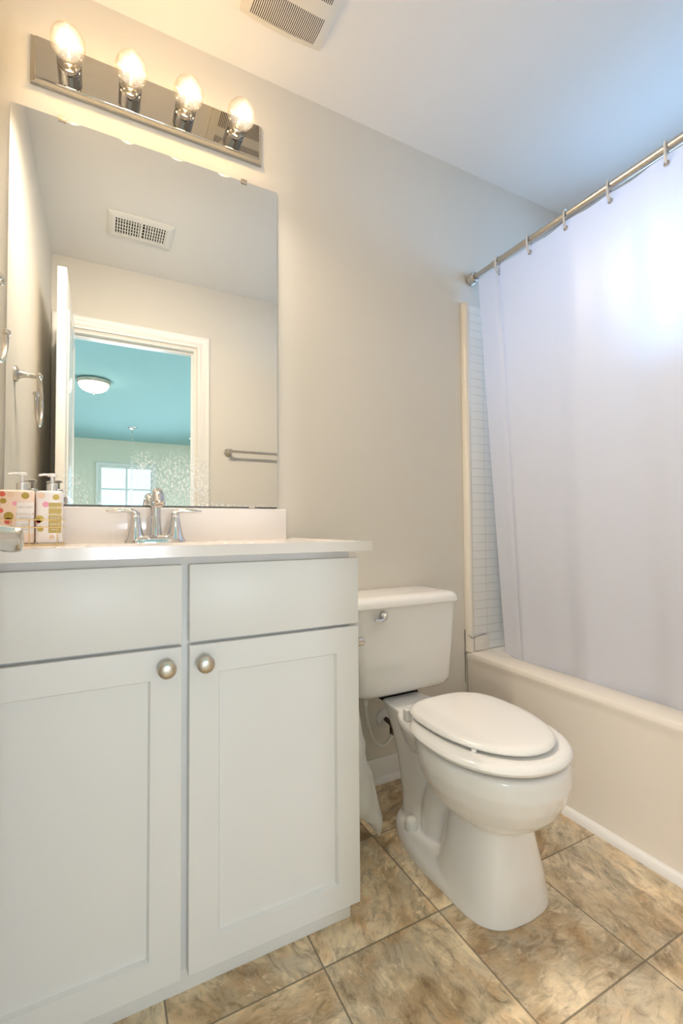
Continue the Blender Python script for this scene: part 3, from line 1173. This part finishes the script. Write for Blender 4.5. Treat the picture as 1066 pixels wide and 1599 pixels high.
# shoulder between deck and bowl
loft(bm, [egg(TCX, -0.40, z, hx, 0.10, 0.17, 2.2) for z, hx in ((0.26, 0.08), (0.32, 0.118), (0.346, 0.130), (0.360, 0.126))])
remeshed('bowl', bm, porcelain, to, 0.0045, 10)
# tank
bm = bmesh.new()


def tk(z, hx, y0, y1, r):
    return rrect(TCX - hx - 0.004, TCX + hx + 0.011, -y1, -y0, z, r, 8)


loft(bm, [tk(0.3735, 0.145, 0.040, 0.165, 0.05), tk(0.377, 0.168, 0.026, 0.186, 0.05), tk(0.388, 0.181, 0.018, 0.196, 0.045), tk(0.405, 0.187, 0.015, 0.201, 0.042), tk(0.52, 0.196, 0.012, 0.204, 0.040), tk(0.662, 0.205, 0.010, 0.207, 0.038)])
tank = obj('tank', bm, porcelain, to)
bm = bmesh.new()
loft(bm, [tk(0.6625, 0.206, 0.008, 0.208, 0.036), tk(0.6625, 0.212, 0.004, 0.217, 0.042), tk(0.668, 0.215, 0.003, 0.221, 0.044), tk(0.682, 0.213, 0.003, 0.219, 0.044), tk(0.691, 0.207, 0.006, 0.212, 0.042), tk(0.6965, 0.196, 0.014, 0.200, 0.036), tk(0.698, 0.17, 0.03, 0.17, 0.03)])
obj('tank_lid', bm, porcelain, to)
# flush lever
bm = bmesh.new()
lathe(bm, [(0.0165, 0), (0.0165, 0.004), (0.0135, 0.010), (0.009, 0.013), (0.002, 0.014)], (0.800, -0.2055, 0.640), (0, -1, 0), 24)
fl = obj('flush_lever', bm, chrome, to)
bm = bmesh.new()
pts = catmull([(0.803, -0.216, 0.646), (0.793, -0.220, 0.634), (0.777, -0.224, 0.630), (0.757, -0.226, 0.635)], 5)
tube(bm, pts, [(0.0105 - 0.0055 * i / (len(pts) - 1), 0.0075 - 0.003 * i / (len(pts) - 1)) for i in range(len(pts))], 12)
obj('lever_arm', bm, chrome, fl)
# rubber gap under tank
boxo('gasket', TCX - 0.070, TCX + 0.070, -0.160, -0.060, 0.352, 0.3762, dark_gap, to)


# seat (ring) and lid
def seat_ring(z, off, hole=False):
    if hole:
        return egg(TCX, -0.55, z, 0.105 + off, 0.135 + off, 0.13 + off, 2.1, 56)
    return egg(TCX, -0.548, z, 0.180 + off, 0.210 + off, 0.185 + off, 2.12, 56, nb=2.7)


bm = bmesh.new()
loft(bm, [seat_ring(0.3765, -0.010), seat_ring(0.3775, -0.003), seat_ring(0.384, 0.0), seat_ring(0.390, -0.003), seat_ring(0.3945, -0.010), seat_ring(0.396, -0.022), seat_ring(0.394, 0.004, True), seat_ring(0.386, 0, True), seat_ring(0.3765, 0.004, True)], closed=True)
seat = obj('seat', bm, seat_plastic, to)


def lid_ring(z, off):
    return egg(TCX + 0.006, -0.500, z, 0.152 + off, 0.222 + off, 0.162 + off, 2.05, 56, nb=3.0)


bm = bmesh.new()
loft(bm, [lid_ring(0.4025, -0.008), lid_ring(0.4035, -0.002), lid_ring(0.408, 0.0), lid_ring(0.413, -0.003), lid_ring(0.4165, -0.010), lid_ring(0.4185, -0.025), lid_ring(0.4195, -0.06), lid_ring(0.420, -0.11)])
lid = obj('lid', bm, seat_plastic, to)
for a in (-1, 1):
    bm = bmesh.new()
    lathe(bm, [(0.002, 0), (0.006, 0.001), (0.0065, 0.007), (0.006, 0.008)], (TCX + a * 0.115, -0.625, 0.3945), (0, 0, 1), 12)
    obj('bumper', bm, white_plastic, lid)
    bm = bmesh.new()
    loft(bm, [rrect(TCX + a * 0.100 - 0.010, TCX + a * 0.100 + 0.010, -0.350, -0.326, z, 0.005) for z in (0.361, 0.388, 0.393)])
    obj('hinge', bm, seat_plastic, to, bevel=0.002)
    bm = bmesh.new()
    lathe(bm, [(0.0205, -0.006), (0.0205, 0.012), (0.018, 0.023), (0.012, 0.031), (0.003, 0.034)], (TCX + a * 0.074, -0.315, 0.031), (0, 0, 1), 22)
    obj('bolt_cap', bm, white_plastic, to)

# water supply: valve on the wall, hose up to the tank
ws = thing('water_supply', 'white supply hose with dark shutoff valve on the wall under the tank', 'plumbing', (0.93, 0, 0.222))
bm = bmesh.new()
lathe(bm, [(0.034, -0.0008), (0.034, 0.004), (0.028, 0.010), (0.012, 0.013)], (0.932, 0, 0.220), (0, -1, 0), 28)
obj('escutcheon', bm, white_plastic, ws)
bm = bmesh.new()
tube(bm, [(0.932, -0.008, 0.220), (0.932, -0.062, 0.214)], 0.0085, 14)
tube(bm, [(0.932, -0.050, 0.216), (0.928, -0.056, 0.180)], 0.0075, 14)
lathe(bm, [(0.006, -0.014), (0.010, -0.010), (0.010, 0.010), (0.006, 0.014)], (0.932, -0.066, 0.214), (0, 1, 0.1), 14)
obj('shutoff_valve', bm, dark_metal, ws)
bm = bmesh.new()
pts = catmull([(0.928, -0.056, 0.184), (0.912, -0.062, 0.168), (0.875, -0.072, 0.160), (0.838, -0.080, 0.190), (0.815, -0.084, 0.245), (0.804, -0.086, 0.300), (0.801, -0.086, 0.350)], 6)
tube(bm, pts, 0.0058, 12)
obj('hose', bm, hose_white, ws)
bm = bmesh.new()
lathe(bm, [(0.009, 0), (0.009, 0.018), (0.0075, 0.0185), (0.0075, 0.021), (0.0155, 0.0215), (0.0165, 0.030), (0.0165, 0.042), (0.012, 0.043), (0.012, 0.061)], (0.803, -0.088, 0.318), (0, 0, 1), 10)
obj('coupling_nut', bm, white_plastic, ws)

# toilet-paper holder end, on the side of the vanity
tp = thing('toilet_paper_holder', 'nickel paper holder post on the vanity side beside the tank', 'paper holder', (0.534, -0.36, 0.61))
for yy in (-0.345, -0.225):
    bm = bmesh.new()
    lathe(bm, [(0.022, 0), (0.022, 0.004), (0.012, 0.010), (0.0085, 0.014), (0.0085, 0.080), (0.0115, 0.088), (0.0115, 0.110), (0.010, 0.112)], (0.5336, yy, 0.609), (1, 0, 0), 24)
    obj('post', bm, nickel, tp)
bm = bmesh.new()
tube(bm, [(0.630, -0.343, 0.609), (0.630, -0.227, 0.609)], 0.006, 14)
obj('roller', bm, nickel, tp)

# plastic bag hanging by its handle from the paper holder post
pb = thing('plastic_bag', 'crumpled white plastic bag hanging between vanity and toilet, its corner near the floor', 'bag', (0.612, -0.345, 0.605))
bm = bmesh.new()
rings = []
NB = 64
for zr, xr, xl, hd in ((0.057, 0.698, 0.625, 0.006), (0.070, 0.703, 0.590, 0.020), (0.088, 0.7055, 0.570, 0.032), (0.117, 0.7045, 0.556, 0.042), (0.142, 0.698, 0.551, 0.044), (0.167, 0.690, 0.550, 0.045), (0.193, 0.684, 0.549, 0.044), (0.219, 0.678, 0.549, 0.042), (0.245, 0.673, 0.550, 0.040), (0.262, 0.667, 0.552, 0.038), (0.280, 0.656, 0.555, 0.034), (0.300, 0.6525, 0.559, 0.030), (0.330, 0.654, 0.564, 0.026), (0.352, 0.646, 0.570, 0.021), (0.42, 0.635, 0.585, 0.016), (0.52, 0.622, 0.600, 0.010), (0.590, 0.618, 0.606, 0.007)):
    cx, hx = (xr + xl) / 2, (xr - xl) / 2
    up_ = 0.115 * max(0, (0.24 - zr) / 0.19)
    ring = []
    for i in range(NB):
        a = 2 * pi * i / NB
        fold = 0.16 * sin(7 * a + 3 * sin(zr * 22)) + 0.20 * noise.noise(Vector((2.5 * cos(a), 2.5 * sin(a), zr * 16)))
        edge = abs(cos(a)) ** 6
        k = 1 + fold * (1 - edge)
        ring.append(Vector((cx + hx * cos(a), -0.335 + hd * sin(a) * k + 0.006 * noise.noise(Vector((cos(a) * 2, zr * 20, 3))), zr + up_ * (1 - cos(a)) / 2)))
    rings.append(ring)
loft(bm, rings)
obj('bag_body', bm, bag_plastic, pb)
bm = bmesh.new()
tube(bm, [(0.612, -0.345 + 0.0135 * sin(2 * pi * i / 20), 0.6065 + 0.0165 * cos(2 * pi * i / 20)) for i in range(20)], [(0.0022, 0.006)] * 20, 10, closed=True)
obj('handle_loop', bm, bag_plastic, pb)

# ------------------------------------------------------------------ bathtub and surround
tub = thing('bathtub', 'cream acrylic bathtub with plain apron behind the shower curtain', 'bathtub', (1.70, -0.75, 0))
Y0, Y1 = -1.494, -0.004
bm = bmesh.new()
X1 = RX - 0.002
loft(bm, [rrect(1.334, X1, Y0, Y1, 0.0, 0.004), rrect(1.334, X1, Y0, Y1, 0.360, 0.004), rrect(1.3325, X1, Y0, Y1, 0.378, 0.004), rrect(1.3285, X1, Y0, Y1, 0.390, 0.005), rrect(1.3285, X1, Y0, Y1, 0.398, 0.006), rrect(1.332, X1, Y0, Y1, 0.407, 0.008), rrect(1.340, X1 - 0.004, Y0 + 0.004, Y1 - 0.004, 0.4116, 0.012),
          rrect(1.428, X1 - 0.05, Y0 + 0.07, Y1 - 0.06, 0.4110, 0.10), rrect(1.440, X1 - 0.06, Y0 + 0.08, Y1 - 0.07, 0.406, 0.11), rrect(1.450, X1 - 0.07, Y0 + 0.09, Y1 - 0.08, 0.392, 0.11), rrect(1.485, X1 - 0.10, Y0 + 0.16, Y1 - 0.12, 0.12, 0.13), rrect(1.52, X1 - 0.13, Y0 + 0.20, Y1 - 0.16, 0.075, 0.13)])
obj('tub_body', bm, tub_acrylic, tub)
su = thing('shower_surround', 'white moulded tile-pattern shower surround panel with cream rounded edge at the tub end', 'shower surround', (1.34, 0, 0.41))
boxo('end_panel', 1.352, RX - 0.001, -0.018, -0.001, 0.4125, 1.850, surround_tile, su, bevel=0.003)
boxo('long_panel', RX - 0.018, RX - 0.001, -1.49, -0.0185, 0.4125, 1.60, surround_tile, su, bevel=0.003)
bm = bmesh.new()
edge = [(1.3285, -0.001), (1.3285, -0.014), (1.331, -0.022), (1.337, -0.027), (1.344, -0.028), (1.352, -0.026), (1.357, -0.020), (1.358, -0.010), (1.358, -0.001)]
loft(bm, [[Vector((1.343 + (x - 1.343) * s, y * s2, z)) for x, y in edge] for z, s, s2 in ((0.4125, 1.05, 1.05), (0.50, 1, 1), (1.845, 1, 1), (1.856, 0.9, 0.9), (1.861, 0.6, 0.6))])
obj('edge_trim', bm, tub_acrylic, su)
boxo('tub_upstand', 1.3585, 1.440, -0.024, -0.0185, 0.4125, 0.474, tub_acrylic, su, bevel=0.002)
bm = bmesh.new()
tube(bm, catmull([(1.330, -0.016, 0.482), (1.334, -0.0285, 0.474), (1.345, -0.0295, 0.469), (1.365, -0.0250, 0.470), (1.390, -0.0245, 0.474), (1.410, -0.0245, 0.477), (1.418, -0.0245, 0.474)], 5), 0.0011, 8)
obj('joint_seam', bm, caulk_dark, su)
bm = bmesh.new()
tube(bm, [(1.3265 + 0.0006 * sin(z * 90), -0.0012, z) for z in [0.285 + i * 0.0215 for i in range(11)]], [0.0009 + 0.0006 * i / 10 for i in range(11)], 8)
obj('wall_seam', bm, caulk_dark, su)

# ------------------------------------------------------------------ shower rod, rings and curtain
RODX, RODZ = 1.3835, 1.9707
rod = thing('shower_rod', 'brushed nickel tension shower rod running over the bathtub', 'curtain rod', (RODX, 0, RODZ))
bm = bmesh.new()
tube(bm, [(RODX, -0.128, RODZ), (RODX, -1.495, RODZ)], 0.0128, 20)
obj('outer_tube', bm, nickel, rod)
bm = bmesh.new()
tube(bm, [(RODX, -0.020, RODZ), (RODX, -0.129, RODZ)], 0.0105, 20)
obj('inner_tube', bm, nickel, rod)
for yy, s in ((-0.0008, -1), (FY + 0.0008, 1)):
    bm = bmesh.new()
    lathe(bm, [(0.0235, 0), (0.0245, 0.003), (0.0245, 0.007), (0.0228, 0.008), (0.0228, 0.010), (0.0240, 0.011), (0.0240, 0.016), (0.0222, 0.017), (0.0222, 0.019), (0.0232, 0.020), (0.0225, 0.028), (0.0205, 0.033), (0.0150, 0.034), (0.0130, 0.030)], (RODX, yy, RODZ), (0, s, 0), 32)
    obj('end_flange', bm, nickel, rod)

ring_y = [-0.156, -0.307, -0.458, -0.608, -0.771, -0.925, -1.075, -1.225, -1.375]
lab = ['clear plastic curtain ring nearest the wall flange of the rod', 'clear plastic curtain ring, second from the wall flange', 'clear plastic curtain ring, third from the wall flange',
       'clear plastic curtain ring, fourth from the wall flange', 'clear plastic curtain ring, fifth from the wall, by the right edge of the photo']


def curtain_x(y, z):
    s = (1.955 - z) / (1.955 - 0.36)
    base = 1.386 + 0.070 * max(0, s) ** 1.1
    amp = 0.0035 + 0.0065 * s
    w = amp * sin((y + 0.12) * 2 * pi / 0.29) + 0.35 * amp * sin((y * 2 * pi / 0.135) + 1.0)
    # end flap and the crisp pleat below the first ring
    yp = -0.152 - 0.035 * s
    d = (y - yp) / 0.011
    crease = (0.021 * (1 - 0.75 * s)) * math.exp(-d * d)
    if y > yp:
        w *= 0.35
    return base + w + 0.6 * crease


for k, ry in enumerate(ring_y[:5]):
    r_ = thing('curtain_ring', lab[k], 'curtain ring', (RODX, ry, RODZ), 'clear curtain rings on the shower rod')
    bm = bmesh.new()
    lp = []
    for i in range(28):
        a = 2 * pi * i / 28
        lp.append((RODX + 0.0175 * sin(a), ry + 0.004 * sin(a), RODZ - 0.013 + 0.032 * cos(a)))
    tube(bm, lp, 0.0034, 10, closed=True)
    obj('hoop', bm, ring_plastic, r_)

cu = thing('shower_curtain', 'translucent white vinyl shower curtain hanging from clear rings inside the tub', 'curtain', (1.40, -0.75, 1.95))
bm = bmesh.new()
NY, NZ = 260, 60
cv = {}
for i in range(NY + 1):
    for j in range(NZ + 1):
        t = i / NY
        z = 1.952 - (1.952 - 0.335) * j / NZ
        s = j / NZ
        yl = -0.046 - 0.050 * s
        y = yl + (-1.455 - yl) * t
        zz = z
        if j <= 2:
            ph = min(abs(y - q) for q in ring_y)
            zz -= (0.004 * min(1, ph / 0.07)) * (1 - j / 3)
        cv[i, j] = bm.verts.new((curtain_x(y, z), y, zz))
for i in range(NY):
    for j in range(NZ):
        bm.faces.new((cv[i, j], cv[i + 1, j], cv[i + 1, j + 1], cv[i, j + 1]))
sheet = obj('sheet', bm, curtain_vinyl, cu, sharp=False)
sol = sheet.modifiers.new('thickness', 'SOLIDIFY')
sol.thickness = 0.0004
sheet.modifiers.remove(sol)
for ry in ring_y:
    bm = bmesh.new()
    gx = curtain_x(ry, 1.927) - 0.0015
    pts = [(gx, ry + 0.0065 * cos(2 * pi * i / 18), 1.927 + 0.0065 * sin(2 * pi * i / 18)) for i in range(18)]
    tube(bm, pts, 0.0021, 8, closed=True)
    obj('grommet', bm, nickel, cu)

# ------------------------------------------------------------------ towel ring on the left wall, towel bar on the door wall
tr = thing('towel_ring', 'brushed nickel towel ring on the left wall beside the mirror', 'towel ring', (LX, -0.33, 1.425))
bm = bmesh.new()
ty, tz, tx = -0.342, 1.425, LX + 0.068
lathe(bm, [(0.026, -0.0006), (0.026, 0.006), (0.024, 0.009), (0.021, 0.010), (0.014, 0.015), (0.0095, 0.026), (0.008, 0.042), (0.008, 0.060)], (LX, ty, tz), (1, 0, 0), 28)
obj('wall_mount', bm, nickel, tr)
bm = bmesh.new()
lathe(bm, [(0.004, -0.013), (0.009, -0.011), (0.0105, 0), (0.009, 0.011), (0.004, 0.013)], (tx, ty, tz), (0, 1, 0), 20)
obj('pivot', bm, nickel, tr)
bm = bmesh.new()
RR = 0.080
pts = [(tx, ty - RR * sin(a), tz - RR + RR * cos(a)) for a in [radians(i * 6) for i in range(46)]]
tube(bm, pts, 0.0055, 14)
lathe(bm, [(0.0055, -0.004), (0.0085, -0.002), (0.0085, 0.006), (0.006, 0.008)], pts[-1], (0, 0.05, 1), 16)
obj('open_hoop', bm, nickel, tr)

tb = thing('towel_bar', 'brushed nickel towel bar on the door wall, reflected in the mirror', 'towel bar', (0.95, FY, 1.40))
for xx in (0.716, 1.18):
    bm = bmesh.new()
    lathe(bm, [(0.025, -0.0006), (0.025, 0.006), (0.021, 0.010), (0.013, 0.016), (0.010, 0.030), (0.010, 0.052), (0.0135, 0.056), (0.0135, 0.074), (0.011, 0.078)], (xx, FY, 1.402), (0, 1, 0), 26)
    obj('bracket', bm, nickel, tb)
bm = bmesh.new()
tube(bm, [(0.716, FY + 0.066, 1.402), (1.18, FY + 0.066, 1.402)], 0.0085, 16)
obj('bar', bm, nickel, tb)


# ------------------------------------------------------------------ pump bottles in a wire caddy
def text_mesh(name, body, size, loc, m, parent, align='CENTER', spacing=1.0):
    cd = bpy.data.curves.new(name, 'FONT')
    cd.body = body
    cd.size = size
    cd.align_x = align
    cd.space_character = spacing
    cd.extrude = 0.0002
    t = bpy.data.objects.new(name + '_c', cd)
    C.objects.link(t)
    dg = bpy.context.evaluated_depsgraph_get()
    me = bpy.data.meshes.new_from_object(t.evaluated_get(dg))
    bpy.data.objects.remove(t)
    me.name = name
    o = link(name, me, None, parent, False)
    me.materials.clear()
    me.materials.append(m)
    o.rotation_euler = (radians(90), 0, 0)
    o.location = Vector(loc) - origin_of(parent)
    return o


def disc(name, x, z, r, y, m, parent, rz=None):
    bm = bmesh.new()
    rz = rz or r
    n_ = 28
    f = [[Vector((x + r * cos(2 * pi * i / n_), yy, z + rz * sin(2 * pi * i / n_))) for i in range(n_)] for yy in (y, y - 0.0002)]
    loft(bm, f)
    return obj(name, bm, m, parent, smooth=False)


BZ = deck + 0.004


def bottle(x0, x1, yf, yb, body_mat, label, lab_mat, txt_mat, dots, lx0, lx1, words, px):
    b = thing('pump_bottle', label, 'bottle', ((x0 + x1) / 2, (yf + yb) / 2, BZ), 'dotted pump bottles in the gold caddy')
    bm = bmesh.new()
    zt = BZ + 0.130
    loft(bm, [rrect(x0 + 0.004, x1 - 0.004, yf + 0.004, yb - 0.004, BZ, 0.008), rrect(x0, x1, yf, yb, BZ + 0.004, 0.010), rrect(x0, x1, yf, yb, zt - 0.004, 0.010), rrect(x0 + 0.003, x1 - 0.003, yf + 0.003, yb - 0.003, zt - 0.0005, 0.009), rrect(x0 + 0.008, x1 - 0.008, yf + 0.008, yb - 0.008, zt, 0.006)])
    bo = obj('bottle_body', bm, body_mat, b)
    for (dx, dz, r, mt) in dots:
        disc('printed_dot', dx, BZ + dz, r, yf - 0.0001, mt, bo)
    boxo('front_label', lx0, lx1, yf - 0.0007, yf - 0.0002, BZ + 0.026, BZ + 0.100, lab_mat, bo)
    for (body, sz, dz, spc) in words:
        text_mesh('lettering', body, sz, ((lx0 + lx1) / 2, yf - 0.0009, BZ + dz), txt_mat, bo, spacing=spc)
    yc = (yf + yb) / 2
    bm = bmesh.new()
    lathe(bm, [(0.0125, 0), (0.0125, 0.018), (0.0115, 0.019), (0.006, 0.0195)], (px, yc, zt - 0.0005), (0, 0, 1), 24)
    obj('collar', bm, silver, b)
    bm = bmesh.new()
    lathe(bm, [(0.004, 0), (0.004, 0.017), (0.010, 0.018), (0.0105, 0.024), (0.008, 0.026)], (px, yc, zt + 0.0185), (0, 0, 1), 20)
    tube(bm, [(px, yc, zt + 0.0405), (px - 0.016, yc - 0.004, zt + 0.041), (px - 0.028, yc - 0.008, zt + 0.0385)], [(0.007, 0.0035), (0.006, 0.003), (0.0045, 0.0025)], 12)
    obj('pump_head', bm, white_plastic, b)
    return b


Wd = [('LACURA', 0.0080, 0.086, 1.05), ('VANILLA', 0.0088, 0.069, 1.1), ('BEAN', 0.0068, 0.061, 1.5), ('SOAP', 0.0060, 0.045, 1.2), ('250 ML', 0.0045, 0.033, 1.1)]
Wd2 = [('LACURA', 0.0072, 0.086, 1.0), ('VANILLA', 0.0076, 0.069, 1.0), ('BEAN', 0.0062, 0.060, 1.4), ('LOTION', 0.0055, 0.045, 1.0), ('250 ML', 0.0042, 0.033, 1.1)]
A0, A1 = -0.216, -0.1435
bottle(A0, A1, -0.128, -0.072, peach_bottle, 'peach dotted pump bottle with white label in the caddy', label_white, text_gold,
       [(A0 + 0.009, 0.119, 0.0062, dot_red), (A0 + 0.011, 0.103, 0.0064, dot_gold), (A0 + 0.006, 0.080, 0.0058, dot_red), (A0 + 0.022, 0.067, 0.0098, dot_gold), (A0 + 0.021, 0.055, 0.0075, dot_red), (A0 + 0.025, 0.118, 0.0068, dot_peach), (A0 + 0.034, 0.097, 0.0055, dot_pink), (A0 + 0.0545, 0.116, 0.0080, dot_gold), (A0 + 0.008, 0.030, 0.0062, dot_gold)],
       A0 + 0.0375, A1 - 0.001, Wd, (A0 + A1) / 2 + 0.008)
B0, B1 = -0.1415, -0.0855
bottle(B0, B1, -0.126, -0.072, white_bottle, 'white dotted pump bottle with gold label in the caddy', label_gold, label_white,
       [(B0 + 0.012, 0.117, 0.0075, dot_peach), (B0 + 0.0425, 0.114, 0.0072, dot_gold), (B0 + 0.021, 0.096, 0.0068, dot_pink), (B0 + 0.009, 0.060, 0.0090, dot_gold), (B0 + 0.006, 0.055, 0.0060, dot_red), (B0 + 0.011, 0.036, 0.0066, dot_gold), (B0 + 0.0345, 0.016, 0.0055, dot_peach)],
       B0 + 0.0275, B1 - 0.0015, Wd2, (B0 + B1) / 2 + 0.004)
cd = thing('wire_caddy', 'gold wire caddy holding two pump bottles on the vanity top', 'caddy', (-0.15, -0.10, deck))
cx0, cx1, cy0, cy1 = -0.2200, -0.0800, -0.1335, -0.0650
for nm, z in (('wire_loop', BZ + 0.040), ('wire_loop', BZ + 0.058), ('wire_loop', deck + 0.0022)):
    bm = bmesh.new()
    tube(bm, rrect(cx0, cx1, cy0, cy1, z, 0.012, 5), 0.0013 if z > BZ else 0.0016, 8, closed=True)
    obj(nm, bm, gold_wire, cd)
for x in (-0.19, -0.1525, -0.095):
    bm = bmesh.new()
    tube(bm, [(x, cy0 - 0.0006, BZ + 0.059), (x, cy0 - 0.0006, deck + 0.003), (x, cy0 + 0.004, deck + 0.0012), (x, cy1 - 0.004, deck + 0.0012), (x, cy1 + 0.0006, deck + 0.003), (x, cy1 + 0.0006, BZ + 0.059)], 0.0012, 8)
    obj('wire_upright', bm, gold_wire, cd)

# ------------------------------------------------------------------ hall fittings (seen through the door in the mirror)
hl = thing('flush_ceiling_light', 'flush dome ceiling light glowing on the hall ceiling, reflected in the mirror', 'light', (-0.078, -3.87, H))
bm = bmesh.new()
lathe(bm, [(0.150, 0.0005), (0.158, 0.012), (0.158, 0.022), (0.150, 0.030), (0.152, 0.036), (0.144, 0.046), (0.138, 0.046)], (-0.078, -3.87, H), (0, 0, -1), 40)
obj('metal_pan', bm, nickel, hl)
bm = bmesh.new()
lathe(bm, [(0.140, 0.045)] + [(0.138 * cos(a), 0.045 + 0.085 * sin(a)) for a in [i * pi / 2 / 10 for i in range(1, 10)]] + [(0.004, 0.131)], (-0.078, -3.87, H), (0, 0, -1), 40)
obj('glass_bowl', bm, lamp_glow, hl)
bm = bmesh.new()
lathe(bm, [(0.012, 0.130), (0.010, 0.137), (0.006, 0.141), (0.008, 0.147), (0.002, 0.153)], (-0.078, -3.87, H), (0, 0, -1), 16)
obj('finial', bm, nickel, hl)
pe = thing('chandelier', 'chandelier hanging on a long chain in front of the hall window', 'light', (0.404, -6.18, H))
bm = bmesh.new()
lathe(bm, [(0.070, 0.0005), (0.068, 0.008), (0.045, 0.022), (0.018, 0.030), (0.008, 0.045)], (0.404, -6.18, H), (0, 0, -1), 28)
obj('canopy', bm, chrome, pe)
bm = bmesh.new()
zc = H - 0.045
k = 0
while zc > 1.05:
    ang = (pi / 2) * (k % 2)
    pts = []
    for i in range(12):
        a = 2 * pi * i / 12
        rr = 0.011 * cos(a)
        pts.append((0.404 + rr * cos(ang), -6.18 + rr * sin(ang), zc - 0.018 + 0.022 * sin(a)))
    tube(bm, pts, 0.0032, 6, closed=True)
    zc -= 0.034
    k += 1
obj('chain', bm, nickel, pe)
bm = bmesh.new()
lathe(bm, [(0.01, 0), (0.03, 0.02), (0.14, 0.08), (0.18, 0.14), (0.172, 0.14), (0.12, 0.085), (0.01, 0.03)], (0.404, -6.18, 0.88), (0, 0, 1), 32)
obj('glass_bowl', bm, white_plastic, pe)

rl = thing('recessed_light', 'small round recessed light in the far hall ceiling, reflected in the mirror', 'light', (1.40, -6.66, H))
bm = bmesh.new()
lathe(bm, [(0.095, 0.0005), (0.095, 0.005), (0.078, 0.009), (0.072, 0.006)], (1.40, -6.66, H), (0, 0, -1), 32)
obj('trim_ring', bm, white_trim, rl)
bm = bmesh.new()
lathe(bm, [(0.071, 0.0062), (0.068, 0.008), (0.01, 0.009)], (1.40, -6.66, H), (0, 0, -1), 32)
obj('lens', bm, recess_glow, rl)
